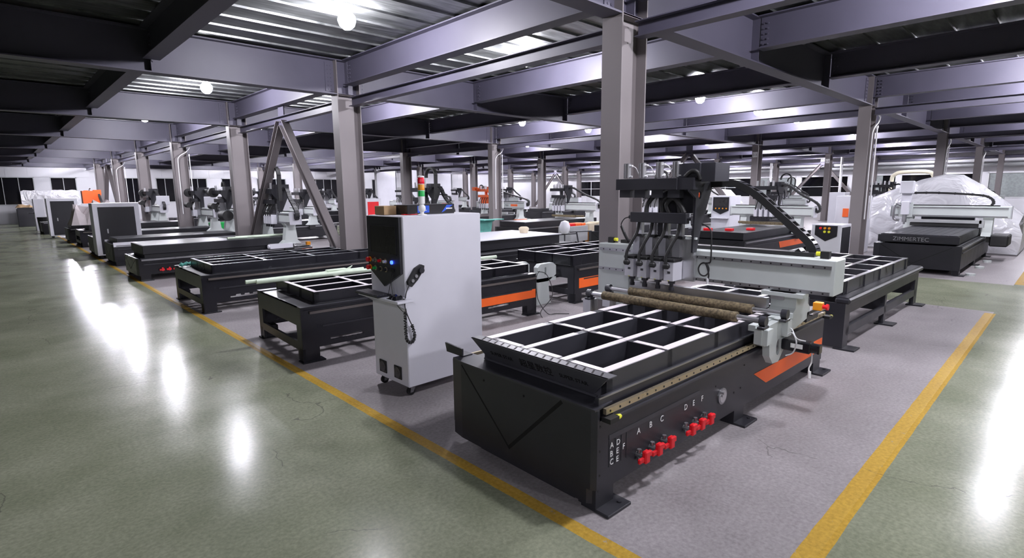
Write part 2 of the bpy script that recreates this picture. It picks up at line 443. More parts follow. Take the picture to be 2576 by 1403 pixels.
# right far wall
wr = [(-6.0, -1.0), (0.6, 4.5), (4.9, 9.2), (9.4, 11.9), (12.4, 15.8), (16.1, 19.2), (19.5, 24.4), (24.7, 29.2), (30.0, 33.4), (35.0, 38.5)]
blinds = {1: (0.0, 1.0), 3: (0.3, 1.0), 5: (0.0, 1.0), 7: (0.6, 1.0)}
z0r, z1r = 1.2, 2.80
mb = MB()
mb.box(XW, XW+0.25, -20, YW, 0, z0r); mb.box(XW, XW+0.25, -20, YW, z1r, DK)
ys = -20
for a, b_ in wr: mb.box(XW, XW+0.25, ys, a, z0r, z1r); ys = b_
mb.box(XW, XW+0.25, ys, YW, z0r, z1r)
for y in [i*0.5 for i in range(-6, 100)]: mb.box(XW-0.012, XW, y, y+0.03, z1r, DK)
struct(mb.build('wall_back', 'wallsheet'))
for i, (a, b_) in enumerate(wr):
    t = bpy.data.objects.new('window_%d' % (20+i), None); COL.objects.link(t); t.location = (XW, a, z0r); struct(t)
    W_ = b_-a; H_ = z1r-z0r
    MB().box(0.14, 0.16, 0, W_, 0, H_).build('pane', 'nightglass', t)
    f = MB().box(-0.02, 0.12, 0, 0.08, 0, H_).box(-0.02, 0.12, W_-0.08, W_, 0, H_).box(-0.02, 0.12, 0, W_, 0, 0.06).box(-0.02, 0.12, 0, W_, H_-0.05, H_)
    f.box(0.06, 0.12, W_/2-0.02, W_/2+0.02, 0.06, H_-0.05); f.box(0.06, 0.12, 0.08, W_-0.08, H_*0.5-0.02, H_*0.5+0.02)
    f.build('window_frame', 'pipe', t)
    if i in blinds: MB().box(0.02, 0.05, blinds[i][0]*W_+0.1, blinds[i][1]*W_-0.1, 0.07, H_-0.06).build('blind', 'curtain', t)
for i, (z, r, mm) in enumerate([(3.30, 0.13, 'duct'), (3.85, 0.045, 'darkrail'), (4.2, 0.03, 'duct')]):
    struct(MB().cyl((XW-0.35, -10, z), (XW-0.35, YW-0.3, z), r, 12).build('trim_%d' % (i+1), mm))

# ---------------------------------------------------------------- steel frame
def ibeam_y(mb, x, y0, y1, z0, z1, w=0.24, t=0.018):
    mb.box(x-w/2, x+w/2, y0, y1, z0, z0+t); mb.box(x-w/2, x+w/2, y0, y1, z1-t, z1); mb.box(x-0.007, x+0.007, y0, y1, z0+t, z1-t)
def ibeam_x(mb, y, x0, x1, z0, z1, w=0.26, t=0.02):
    mb.box(x0, x1, y-w/2, y+w/2, z0, z0+t); mb.box(x0, x1, y-w/2, y+w/2, z1-t, z1); mb.box(x0, x1, y-0.007, y+0.007, z0+t, z1-t)
NX, NY = 5, 8
def bolts(mb, x, y, z0, z1, side, axis):
    k = 0; z = z0
    while z < z1:
        for d in (0.05, 0.11):
            if axis == 'x': mb.cyl((x+d*side, y-0.03, z), (x+d*side, y+0.03, z), 0.014, 6)
            else: mb.cyl((x-0.03, y+d*side, z), (x+0.03, y+d*side, z), 0.014, 6)
        z += 0.075
        k += 1
for j in range(-2, NY):
    y = GY0 + j*GYS
    if y > YW: continue
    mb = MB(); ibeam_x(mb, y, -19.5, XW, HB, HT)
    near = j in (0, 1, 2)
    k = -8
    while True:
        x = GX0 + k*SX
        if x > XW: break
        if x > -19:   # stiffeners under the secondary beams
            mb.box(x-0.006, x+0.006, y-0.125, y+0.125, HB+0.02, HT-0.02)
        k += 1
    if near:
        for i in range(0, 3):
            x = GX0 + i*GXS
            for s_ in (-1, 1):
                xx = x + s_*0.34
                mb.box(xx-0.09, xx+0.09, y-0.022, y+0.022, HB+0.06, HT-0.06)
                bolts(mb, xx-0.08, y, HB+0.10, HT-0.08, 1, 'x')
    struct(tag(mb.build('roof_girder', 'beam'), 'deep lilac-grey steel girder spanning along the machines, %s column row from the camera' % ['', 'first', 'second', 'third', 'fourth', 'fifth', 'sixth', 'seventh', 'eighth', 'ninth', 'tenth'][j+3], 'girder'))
kk = [k for k in range(-6, 13) if -16 < GX0 + k*SX < XW]
for k in kk:
    x = GX0 + k*SX; mb = MB(); main = (k % 3 == 0)
    for j in range(-3, NY-1):
        y0 = GY0 + j*GYS + 0.14; y1 = y0 + GYS - 0.28
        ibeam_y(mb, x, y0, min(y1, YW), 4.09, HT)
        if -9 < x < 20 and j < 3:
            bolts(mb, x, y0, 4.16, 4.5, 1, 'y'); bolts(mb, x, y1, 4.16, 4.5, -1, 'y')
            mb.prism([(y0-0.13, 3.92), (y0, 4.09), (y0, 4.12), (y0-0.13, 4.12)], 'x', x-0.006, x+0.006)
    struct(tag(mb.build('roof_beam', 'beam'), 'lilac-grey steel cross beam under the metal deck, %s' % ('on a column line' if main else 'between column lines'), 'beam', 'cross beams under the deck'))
for i in range(0, NX):
    x = GX0 + i*GXS; mb = MB()
    for j in range(-1, NY-1):
        y0 = GY0 + j*GYS + 0.14; ibeam_y(mb, x+0.06, y0, min(y0 + GYS - 0.28, YW), 3.69, 3.86, 0.16, 0.012)
    struct(tag(mb.build('tie_beam', 'beam'), 'slim steel tie beam linking the columns under the girders', 'beam', 'tie beams between columns'))
ordn = ['first', 'second', 'third', 'fourth', 'fifth', 'sixth', 'seventh', 'eighth']
for i in range(0, NX):
    for j in range(0, NY):
        x = GX0 + i*GXS; y = GY0 + j*GYS
        if y > YW - 0.3 or x > XW: continue
        mb = MB()
        mb.box(x-0.25, x-0.23, y-0.135, y+0.135, 0, HT-0.02); mb.box(x+0.23, x+0.25, y-0.135, y+0.135, 0, HT-0.02)
        mb.box(x-0.23, x+0.23, y-0.006, y+0.006, 0, HT-0.02)
        mb.box(x-0.32, x+0.32, y-0.22, y+0.22, 0, 0.025)
        mb.box(x-0.23, x+0.23, y-0.13, y+0.13, HB-0.005, HB+0.015)
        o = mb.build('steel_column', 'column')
        struct(tag(o, 'grey steel H-section column, %s from the left aisle in the %s row back' % (ordn[i], ordn[j]), 'column'))

def chevron(x, j, label, vis=True):
    ym = GY0 + (j+0.5)*GYS
    t = thing('chevron_brace', label, 'brace', (x, ym, 0)); struct(t)
    MB().box(-0.012, 0.012, -0.17, 0.17, 3.86, 4.1).box(-0.012, 0.012, -0.2, 0.2, 3.55, 3.70).build('gusset_plate', 'beam', t)
    for s_ in (-1, 1):
        mb = MB(); a = Vector((0, s_*0.10, 3.68)); b_ = Vector((0, s_*(GYS/2-0.32), 0.25)); d = (b_-a).normalized(); n_ = Vector((0, -d.z, d.y))
        for o_ in (-0.09, 0.09): mb.bar(a + n_*o_, b_ + n_*o_, 0.18, 0.014, up=tuple(n_))
        mb.bar(a, b_, 0.012, 0.18, up=tuple(n_))
        mb.build('brace_leg', 'column', t)
    return t
chevron(GX0, 1, 'large inverted-V steel brace with splayed legs beside the near column')
chevron(GX0, 5, 'inverted-V steel brace far down the left aisle')
chevron(GX0+2*GXS, 1, 'grey inverted-V steel brace seen above the black spindle gantry')
chevron(GX0+4*GXS, 5, 'small inverted-V brace far behind the orange-headed router')
chevron(GX0+4*GXS, 1, 'far inverted-V steel brace in front of the back wall windows')

# ---------------------------------------------------------------- ceiling bulbs
lamp0 = None
def bulb(x, y, label, cable=True):
    global lamp0
    if lamp0 is None:
        t = thing('ceiling_bulb', label, 'lamp', (x, y, 4.38), 0, 'bare bulbs hanging under the deck')
        MB().lathe([(0.001,-0.13),(0.05,-0.125),(0.10,-0.08),(0.125,-0.01),(0.115,0.05),(0.07,0.10),(0.05,0.12)], n=20).build('bulb', 'bulb', t, smooth=True)
        MB().lathe([(0.052,0.118),(0.052,0.15),(0.06,0.155),(0.06,0.21)], n=14).build('lamp_holder', 'pipe', t, smooth=True)
        lamp0 = t; return t
    c = copy_tree(lamp0); c.location = (x, y, 4.38); c['label'] = label; return c
LX = [3.97, 7.52, 10.8, 14.22, 18.0] + [18.0 + SX*k for k in range(1, 9)]
lamp_pos = []
for j in range(-1, 7):
    y = 7.47 + 6.80*j
    for k, x in enumerate(LX):
        if k == 2 or (k, j) in ((3, 2), (4, 2)): continue      # unlit in the photograph
        if k > 4 and k % 2 == 0 and k != 12: continue      # sparser towards the far end
        if x > XW-0.5: continue
        lamp_pos.append((k, j, 4.4 if (k, j) == (0, -1) else x, 1.0 if (k, j) == (0, -1) else y))
for x, y, lb in ((-3.2, -2.6, 'added unseen fill bulb above and behind the camera over the side aisle'), (-9.7, 0.37, 'added unseen fill bulb behind the camera over the side aisle'), (3.84, -6.38, 'added unseen fill bulb behind the camera on the right'), (10.6, -6.38, 'added fill bulb out of view right of the hall')):  # made-up fill bulbs, unseen, brighten faces turned towards the camera
    bulb(x, y, lb)
for k, j, x, y in lamp_pos:
    bulb(x, y, 'glowing white ceiling bulb in the %s bay from the left aisle, %s' % (['first','second','third','fourth','fifth','sixth','seventh','eighth','ninth','tenth','eleventh','twelfth','thirteenth'][k], ['right aisle row','nearest row','second row','third row','fourth row','fifth row','sixth row','seventh row'][j+1]))
#@@PART2
# ---------------------------------------------------------------- hero router (nearest machine)
def XF(origin, rot=0.0):
    ox, oy, oz = origin; c, s = math.cos(rot), math.sin(rot)
    return lambda p: (c*p[0] - s*p[1], s*p[0] + c*p[1], p[2])
ROT = XF((0,0,0), -0.0205)
hero = thing('cnc_router', 'large black four-spindle router nearest the camera, with white-topped open bed and red levers', 'cnc machine', (2.52, 1.9, 0))
H = lambda: MB(ROT)
HL, HW, HH = 3.92, 1.46, 0.67
b = H()
b.box(0.02, HL, 0.0, 0.03, 0.13, 0.60); b.box(0.02, HL, HW-0.03, HW, 0.13, 0.60)         # side skins
b.box(0.02, HL, 0.03, 0.20, 0.60, HH-0.01); b.box(0.02, HL, HW-0.20, HW-0.03, 0.60, HH-0.01)       # top rims
b.box(0.02, HL, -0.005, 0.0, 0.585, 0.60)
b.box(0.02, 0.20, 0.03, HW-0.03, 0.60, HH-0.01)
b.box(HL-0.14, HL, 0.03, HW-0.03, 0.10, HH-0.01)
for x in (0.5, 1.3, 2.1, 2.9, 3.5): b.box(x, x+0.07, 0.03, HW-0.03, 0.36, 0.44)
for y in (0.45, 0.95): b.box(0.2, HL-0.14, y, y+0.06, 0.30, 0.36)
b.build('bed_frame', 'heroblack', hero)
def leg(x0, x1, y, s):
    q = H(); q.box(x0, x1, y, y+0.14*s, 0.02, 0.6)
    q.box(x0+0.0, x1+0.06, y-0.10*s, y+0.12*s, 0.0, 0.022, 0.004); q.cyl((x1, y-0.05*s, 0.02), (x1, y-0.05*s, 0.032), 0.016, 10)
    return q
for x0, x1 in ((0.0, 0.18), (1.86, 2.04), (3.70, 3.90)):
    leg(x0, x1, 0.002, 1).build('leg', 'heroblack', hero); leg(x0 + (0.10 if x0 == 0 else 0), x1, HW-0.20, -1).build('leg', 'heroblack', hero)
# folded front cover with chamfered corners and V groove
c = H()
c.prism([(0.02, -0.004), (0.02, HW+0.004), (-0.0, HW+0.004), (-0.022, HW-0.13), (-0.022, 0.03), (0.0, -0.004)], 'z', 0.15, HH)
c.box(0.03, 0.05, 0.2, HW-0.3, 0.003, 0.2)
c.prism([(0.02, 0.15), (0.02, HW-0.0), (0.0, HW-0.0), (-0.022, HW-0.13), (-0.022, 0.06), (0.0, 0.03)], 'z', 0.05, 0.151)
fc = c.build('front_cover', 'heroblack', hero)
g = H()
def groove(mb, y0, z0, y1, z1, w_, x=-0.0235):
    d = Vector((0, y1-y0, z1-z0)).normalized(); n_ = Vector((0, -d.z, d.y))*w_/2
    p0 = Vector((x, y0, z0)); p1 = Vector((x, y1, z1))
    vs = [p0-n_, p1-n_, p1+n_, p0+n_]; mb.add([tuple(v_) for v_ in vs] + [(v_.x+0.002, v_.y, v_.z) for v_ in vs], [(0,1,2,3),(7,6,5,4),(0,4,5,1),(1,5,6,2),(2,6,7,3),(3,7,4,0)])
groove(g, 1.32, 0.655, 0.78, 0.165, 0.012); groove(g, 0.785, 0.16, 0.27, 0.66, 0.026)
for y, z in ((1.26, 0.60), (1.05, 0.60), (0.62, 0.60), (0.33, 0.60)): g.cyl((-0.0225, y, z), (-0.0245, y, z), 0.009, 8)
g.build('v_groove', 'groove', fc)
H().prism([(-0.022, 0.0), (0.0, 0.0), (0.18, 0.02), (0.18, HW-0.02), (0.0, HW), (-0.022, HW-0.12)], 'z', HH, HH+0.012).build('top_lip', 'herograph', hero)
H().box(0.06, 0.16, HW-0.05, HW+0.17, HH+0.012, HH+0.02).prism([(HW-0.04, HH+0.02), (HW+0.17, HH+0.02), (HW+0.19, HH+0.085), (HW-0.04, HH+0.075)], 'x', 0.06, 0.075).build('end_bracket', 'heroblack', hero)
# tray with lettering and slots
t_ = H()
t_.prism([(0.07, 0.862), (0.082, 0.862), (0.172, 0.69), (0.16, 0.69)], 'y', 0.16, 1.21)
for (ya, yb, yc) in ((0.16, -0.02, 0.16), (1.21, 1.31, 1.21)):
    t_.add([(0.07, ya, 0.862), (0.16, ya, 0.69), (0.07, yb, 0.862), (0.082, ya, 0.862), (0.172, ya, 0.69), (0.082, yb, 0.862)], [(0,1,2),(3,5,4),(0,2,5,3),(1,4,5,2)])
t_.box(0.07, 0.165, -0.02, 1.31, 0.856, 0.862); t_.box(0.155, 0.165, 0.1, 1.25, 0.69, 0.862); t_.box(0.14, 0.5, 0.12, 1.24, 0.685, 0.70)
tray = t_.build('dust_tray', 'litslate', hero)
sl = H()
for k in range(17):
    y = 0.05 + k*0.072; sl.add([(0.085, y, 0.8625), (0.145, y+0.03, 0.8625), (0.15, y+0.018, 0.8625), (0.09, y-0.012, 0.8625), (0.085, y, 0.8615), (0.145, y+0.03, 0.8615), (0.15, y+0.018, 0.8615), (0.09, y-0.012, 0.8615)], [(0,1,2,3),(7,6,5,4),(0,4,5,1),(1,5,6,2),(2,6,7,3),(3,7,4,0)])
sl.build('slot', 'groove', tray)
sd = Vector((0.09, 0, -0.172)).normalized(); upv = (-sd.x, 0, -sd.z)
nv = Vector((0, -1, 0)).cross(Vector(upv))
def on_tray(y, z):
    x = 0.07 + 0.09*(0.862-z)/0.172
    return (x + nv.x*0.002, y, z + nv.z*0.002)
text_mb('SUPER STAR', 0.046, on_tray(1.13, 0.755), (0,-1,0), upv, 0.001, ROT).build('lettering', 'groove', tray)
text_mb('超星数控', 0.082, on_tray(0.81, 0.743), (0,-1,0), upv, 0.001, ROT).build('lettering', 'groove', tray)
text_mb('SUPER STAR', 0.046, on_tray(0.42, 0.755), (0,-1,0), upv, 0.001, ROT).build('lettering', 'groove', tray)
# table frame with milled pale tops
TX = [0.165, 0.87, 1.56, 2.25, 2.94, 3.55]; TYs = [0.06, 0.44, 0.82, 1.21]
tf = H()
for i, y in enumerate(TYs):
    w_ = 0.075 if i in (0, 3) else 0.06
    tf.box(TX[0], TX[-1], y-0.0 if i == 0 else y-w_/2, y+w_ if i == 0 else y+w_/2, 0.70, 0.856)
for x in TX:
    for i in range(3): tf.box(x, x+0.06, TYs[i], TYs[i+1], 0.71, 0.856)
tfo = tf.build('table_frame', 'herograph', hero)
tp = H(); rnd = random.Random(3)
for i, y in enumerate(TYs):
    w_ = 0.075 if i in (0, 3) else 0.06; ya = y if i == 0 else y-w_/2; yb = ya + w_
    x = TX[0]
    for x1 in TX[1:] + [TX[-1]]:
        g0 = rnd.uniform(0.0, 0.14)
        if x1 > x: tp.box(x+0.004, x1-g0, ya+0.004, yb-0.004, 0.856, 0.861)
        x = x1
for x in TX:
    for i in range(3):
        g0 = rnd.uniform(0.04, 0.14); tp.box(x+0.004, x+0.056, TYs[i]+0.05, TYs[i+1]-0.03-g0*0.6, 0.856, 0.860)
tp.build('milled_top', 'zinc', tfo)
# side guide rail, ledge and panel details
H().box(0.05, HL-0.05, 0.03, 0.06, 0.66, 0.725).box(0.05, HL-0.05, 0.03, 0.18, 0.66, 0.672).build('rail_ledge', 'herograph', hero)
H().box(0.05, HL-0.1, 0.024, 0.034, 0.722, 0.732).build('ledge_edge', 'steel', hero)
r_ = H().box(0.06, HL-0.05, -0.022, 0.002, 0.635, 0.672); r_.mat(1)
for k in range(38): r_.cyl((0.10+k*0.1, -0.0225, 0.653), (0.10+k*0.1, -0.0245, 0.653), 0.0075, 8)
r_.build('guide_rail', ['rail', 'rubber'], hero)
H().box(0.06, HL-0.05, HW, HW+0.02, 0.635, 0.672).build('guide_rail', 'rail', hero)
H().prism([(-0.006, 0.585), (-0.03, 0.590), (-0.03, 0.605), (0.0, 0.612)], 'x', 0.12, HL-0.1).build('rack_cover', 'herograph', hero)
bs = H().box(0.04, 0.13, -0.07, 0.0, 0.595, 0.625).build('end_stop', 'rubber', hero)
H().cyl((0.13, -0.05, 0.61), (0.165, -0.05, 0.61), 0.02, 12, r1=0.014).build('bumper', 'yellow', bs)
bs = H().box(3.86, 3.95, -0.07, 0.0, 0.595, 0.625).build('end_stop', 'rubber', hero)
H().cyl((3.95, -0.05, 0.61), (3.985, -0.05, 0.61), 0.02, 12, r1=0.014).build('bumper', 'yellow', bs)
H().box(0.12, 1.24, -0.004, 0.0, 0.445, 0.478).build('label_strip', 'herograph', hero)
H().add([(2.20,-0.003,0.37),(2.47,-0.003,0.225),(3.90,-0.003,0.235),(3.90,-0.003,0.375),(2.20,0,0.37),(2.47,0,0.225),(3.90,0,0.235),(3.90,0,0.375)], [(0,1,2,3),(7,6,5,4),(0,4,5,1),(1,5,6,2),(2,6,7,3),(3,7,4,0)]).build('orange_stripe', 'orange', hero)
for ch, x, z, sz in (('A', 0.42, 0.385, 0.062), ('B', 0.565, 0.385, 0.062), ('C', 0.70, 0.385, 0.062), ('D', 1.02, 0.378, 0.062), ('E', 1.14, 0.378, 0.062), ('F', 1.27, 0.378, 0.062)):
    text_mb(ch, sz, (x, -0.003, z), (1,0,0), (0,0,1), 0.001, ROT).build('letter', 'label', hero)
for ch, x, z in (('A', 0.13, 0.385), ('B', 0.13, 0.328), ('C', 0.13, 0.272), ('D', 0.195, 0.385), ('E', 0.195, 0.328), ('E', 0.195, 0.272), ('F', 0.262, 0.335)):
    text_mb(ch, 0.055, (x, -0.003, z), (1,0,0), (0,0,1), 0.001, ROT).build('letter', 'label', hero)
dv = H()
for x in (0.122, 0.186, 0.250, 0.305): dv.box(x, x+0.002, -0.003, 0, 0.262, 0.438)
dv.build('label_grid', 'herograph', hero)
sc = H()
for x, z in ((0.03,0.56),(0.03,0.40),(0.03,0.24),(0.4,0.575),(2.0,0.50),(2.9,0.53),(1.83,0.30),(1.95,0.31),(0.6,0.27),(1.5,0.44)): sc.cyl((x, -0.0035, z), (x, 0, z), 0.008, 8)
sc.build('screw', 'rubber', hero)
for x in (0.43, 0.585, 0.735, 1.03, 1.165, 1.30):
    v_ = H().cyl((x, 0, 0.245), (x, -0.055, 0.245), 0.019, 12).cyl((x, -0.02, 0.205), (x, -0.02, 0.285), 0.015, 10).build('ball_valve', 'steel', hero, smooth=True)
    H().box(x-0.075, x+0.01, -0.078, -0.056, 0.218, 0.254, 0.006).box(x-0.02, x+0.066, -0.080, -0.054, 0.238, 0.278, 0.006).box(x-0.022, x+0.030, -0.09, -0.052, 0.205, 0.292, 0.008).build('lever', 'red', v_)
ga = H().cyl((1.61, 0, 0.33), (1.61, -0.012, 0.33), 0.068, 28).build('gauge_port', 'steel', hero, smooth=True)
H().cyl((1.61, -0.012, 0.33), (1.61, -0.016, 0.33), 0.052, 28).cyl((1.575, -0.012, 0.372), (1.575, -0.04, 0.372), 0.012, 10).cyl((1.575, -0.012, 0.345), (1.575, -0.03, 0.345), 0.010, 10).build('port_cover', 'aluminium', ga, smooth=True)

# gantry, built square to the hall: local = world minus (2.52, 1.9)
G = lambda: MB(lambda p: (p[0]-2.52, p[1]-1.9, p[2]))
bm_ = G().box(5.15, 5.42, 1.40, 3.90, 1.065, 1.375, 0.006).build('gantry_beam', 'offwhite', hero)
for z in (1.295, 1.068):
    q = G().box(5.135, 5.15, 1.43, 3.88, z, z+0.032); q.mat(1)
    for k in range(27): q.cyl((5.1345, 1.48+k*0.09, z+0.016), (5.133, 1.48+k*0.09, z+0.016), 0.008, 8)
    q.build('beam_rail', ['steel', 'rubber'], bm_)
G().box(5.30, 5.42, 1.62, 3.70, 1.375, 1.412).build('cable_tray', 'rubber', bm_)
for y in (1.52, 3.80):
    q = G().box(5.24, 5.30, y-0.035, y+0.035, 1.375, 1.44).build('end_stop', 'rubber', bm_)
    G().cyl((5.27, y+(0.035 if y < 2 else -0.035), 1.415), (5.27, y+(0.075 if y < 2 else -0.075), 1.415), 0.02, 12).build('bumper', 'yellow', q)
def side_leg(yc, s):
    q = G()
    q.plate([(5.08, 0.84), (5.52, 0.84), (5.52, 0.88), (5.46, 0.92), (5.46, 1.02), (5.50, 1.065), (5.08, 1.065), (5.14, 1.02), (5.14, 0.92), (5.08, 0.88)], [], 'y', yc-0.11, yc+0.11)
    q.box(5.06, 5.15, yc-0.19, yc+0.17, 1.03, 1.065)
    return q
lg = side_leg(1.80, 1).build('gantry_leg', 'offwhite', hero)
G().box(5.045, 5.05, 1.76, 1.88, 1.00, 1.035, 0.002).build('leg_cover_plate', 'steel', lg)
G().box(5.15, 5.42, 3.48, 3.90, 0.70, 1.065).box(5.06, 5.5, 3.47, 3.70, 0.68, 0.74).build('gantry_leg', 'offwhite', hero)
cr = G()
hole = [(4.93+0.05*math.cos(a), 0.60+0.075*math.sin(a)) for a in [i*math.pi/8 for i in range(16)]]
cr.plate([(4.53,0.83),(4.53,0.70),(4.62,0.665),(4.72,0.66),(4.74,0.55),(4.82,0.47),(4.95,0.46),(5.06,0.55),(5.10,0.68),(5.34,0.70),(5.62,0.74),(5.66,0.78),(5.66,0.86),(5.05,0.875),(4.95,0.84)], [hole], 'y', 1.74, 1.80)
cr.box(4.56, 4.68, 1.70, 1.76, 0.69, 0.82).box(4.98, 5.08, 1.69, 1.76, 0.69, 0.83).box(4.55, 5.65, 1.80, 1.86, 0.80, 0.85)
cg = cr.build('drive_carriage', 'offwhite', hero)
G().box(4.88, 4.98, 1.755, 1.79, 0.555, 0.66).cyl((4.90,1.74,0.60),(4.90,1.79,0.60),0.02,10).build('gearbox', 'steel', cg)
mo = G().box(4.99, 5.09, 1.50, 1.74, 0.565, 0.665, 0.01).cyl((5.04,1.44,0.615),(5.04,1.50,0.615),0.045,20).box(5.0,5.08,1.43,1.45,0.575,0.655,0.006).build('servo_motor', 'blackgloss', cg)
G().box(4.988, 4.99, 1.56, 1.66, 0.60, 0.64).build('rating_plate', 'label', mo)
G().tube(smooth_path([(5.0,1.70,0.70),(4.96,1.64,0.74),(4.95,1.60,0.66),(4.97,1.63,0.56),(4.98,1.69,0.52)]), 0.006, 6).tube(smooth_path([(5.02,1.55,0.67),(4.95,1.60,0.70),(5.0,1.66,0.76),(5.10,1.72,0.74)]), 0.005, 6).build('white_lead', 'pipe', cg)
G().tube(smooth_path([(5.05,1.5,0.57),(5.02,1.49,0.49),(5.0,1.50,0.44),(4.99,1.49,0.40)]), 0.006, 6).cyl((4.99,1.49,0.42),(4.98,1.485,0.36),0.014,8).build('loose_connector', 'label', cg)
# rollers on bearing blocks
def roller(x, ya, yb, sa, sb, z):
    s_ = G().cyl((x, sa, z), (x, sb, z), 0.024, 20).build('roller_shaft', 'aluminium', hero, smooth=True)
    m_ = MB(lambda p: (p[0]-2.52, p[1]-1.9, p[2])); rnd = random.Random(5)
    n = 46; vs = []; seg = 24
    for i in range(n+1):
        y = ya + (yb-ya)*i/n
        for k in range(seg):
            a = 2*math.pi*k/seg; rr = 0.044 + rnd.uniform(-0.0022, 0.0022); vs.append((x+rr*math.cos(a), y, z+rr*math.sin(a)))
    fs = [list(range(seg))[::-1], list(range(n*seg, (n+1)*seg))]
    for i in range(n):
        for k in range(seg): fs.append([i*seg+k, i*seg+(k+1)%seg, (i+1)*seg+(k+1)%seg, (i+1)*seg+k])
    m_.add(vs, fs).build('bristle_roller', 'brush', s_, smooth=True)
    for y in (sa, sb):
        bb = G().cyl((x, y-0.025, z), (x, y+0.025, z), 0.043, 16).box(x-0.055, x+0.055, y-0.03, y+0.03, z-0.065, z-0.04, 0.005).build('bearing_block', 'herograph', hero, smooth=True)
roller(4.53, 1.95, 3.36, 1.73, 3.54, 0.905)
roller(4.92, 1.98, 3.30, 1.70, 3.58, 0.905)
G().box(4.49, 4.62, 3.50, 3.60, 0.70, 0.84).build('roller_mount', 'aluminium', hero); G().box(4.86, 4.98, 3.52, 3.62, 0.70, 0.84).build('roller_mount', 'aluminium', hero)
G().box(5.07, 5.14, 1.92, 3.40, 0.90, 0.995, 0.004).build('cross_tube', 'aluminium', hero)
es = G().box(5.76, 5.84, 1.66, 1.74, 0.80, 0.88, 0.006).build('emergency_stop', 'amber', hero)
G().cyl((5.80, 1.66, 0.84), (5.80, 1.62, 0.84), 0.02, 14).cyl((5.80, 1.63, 0.84), (5.80, 1.61, 0.84), 0.03, 16).build('stop_button', 'red', es)
G().box(5.62, 5.95, 1.74, 1.86, 0.70, 0.80).bar((5.6,1.70,0.78),(6.1,1.70,0.78),0.03,0.012).build('rear_bracket', 'heroblack', hero)
G().box(3.2, 3.42, 2.05, 2.2, 0.30, 0.36, 0.02)
bl = MB(lambda p: (p[0]-2.52, p[1]-1.9, p[2])); bl.lathe([(0.001,0),(0.06,0.0),(0.075,0.02),(0.06,0.05),(0.02,0.06),(0.001,0.06)], c=(4.85, 2.25, 0.44), n=18)
tag(MB().tube(smooth_path([(0.08*math.cos(a*0.7), 0.08*math.sin(a*0.7), 0.02+0.012*(a%3)) for a in range(0, 22)]), 0.014, 8).build('blue_hose', 'blue'), 'coiled bright blue air hose lying inside the bed of the nearest black router', 'hose', loc=(4.88, 2.24, 0.44))

# four-spindle head
hd = G().box(5.09, 5.13, 2.66, 3.34, 1.06, 1.52).box(5.07, 5.09, 2.66, 2.72, 1.30, 1.50).box(5.07, 5.09, 3.28, 3.34, 1.30, 1.50).build('spindle_carriage', 'aluminium', hero)
G().box(5.06, 5.10, 2.64, 3.36, 1.49, 1.51).build('carriage_cap', 'offwhite', hd)
for k in range(4):
    y = 3.315 - k*0.158
    G().box(5.03, 5.09, y-0.045, y+0.035, 1.30, 1.49).build('slide_rod', 'steel', hd)
    sp = G().box(4.91, 5.085, y-0.055, y+0.055, 1.068, 1.262, 0.004)
    so = sp.build('spindle', 'white', hero)
    G().box(4.905, 5.07, y-0.062, y+0.066, 1.262, 1.292, 0.006).build('spindle_cap', 'rubber', so)
    G().box(4.9085, 4.91, y-0.02, y+0.012, 1.145, 1.168).build('rating_plate', 'herograph', so)
    G().box(4.909, 4.911, y-0.012, y+0.006, 1.070, 1.076).build('yellow_mark', 'yellow', so)
    G().cyl((4.98, y, 1.068), (4.98, y, 1.035), 0.036, 16).cyl((4.98, y, 1.035), (4.98, y, 0.995), 0.02, 14).cyl((4.98, y, 0.998), (4.98, y, 0.965), 0.028, 16).build('collet', 'herograph', so, smooth=True)
    G().box(4.86, 4.91, y-0.025, y+0.05, 1.195, 1.25, 0.016).build('plug', 'rubber', so)
    yy = y - 0.03*(k-1.5)*0.0
    G().tube(smooth_path([(4.885, y+0.02, 1.24), (4.89, y+0.018, 1.33), (4.92, y-0.02, 1.44), (4.955, y-0.06, 1.54), (4.97, y-0.075, 1.65)]), 0.0165, 10).build('spindle_cable', 'rubber', so, smooth=True)
    G().box(5.02, 5.07, y-0.075, y-0.015, 1.515, 1.65).box(4.99, 5.0, y-0.05, y-0.03, 1.56, 1.66).build('air_cylinder', 'aluminium', hd)
    G().box(5.0, 5.09, y-0.09, y+0.0, 1.495, 1.52).build('cylinder_foot', 'rubber', hd)
    yc = (3.41, 3.225, 3.02, 2.835)[k]
    ac = G().box(4.95, 5.0, yc-0.035, yc+0.03, 2.105, 2.262, 0.004).box(4.945, 4.95, yc-0.03, yc-0.012, 2.11, 2.255).box(4.945, 4.95, yc+0.005, yc+0.022, 2.11, 2.255).build('air_cylinder', 'aluminium', hero)
    G().cyl((4.98, yc-0.035, 2.235), (4.98, yc-0.065, 2.235), 0.011, 8).cyl((4.98, yc-0.035, 2.125), (4.98, yc-0.06, 2.125), 0.011, 8).tube(smooth_path([(4.98, yc-0.06, 2.235), (4.99, yc-0.10, 2.21), (5.0, yc-0.13, 2.14)]), 0.005, 6).build('hose_fitting', 'pipe', ac)
    G().box(4.94, 5.03, yc-0.065 + 0.0, yc+0.065, 1.905, 1.985).build('cylinder_block', 'heroblack', hero)
G().box(4.92, 5.02, 2.79, 3.515, 1.985, 2.10, 0.004).prism([(4.93, 1.985), (4.93, 2.10), (5.08, 2.10), (5.08, 1.985)], 'y', 2.62, 2.79).build('upper_crossbar', 'heroblack', hero)
G().box(4.93, 5.00, 2.68, 3.33, 1.650, 1.755, 0.006).cyl((4.965,2.70,1.70),(4.965,2.64,1.70),0.018,10).cyl((4.965,3.33,1.70),(4.965,3.36,1.70),0.02,10).build('lower_crossbar', 'heroblack', hero)
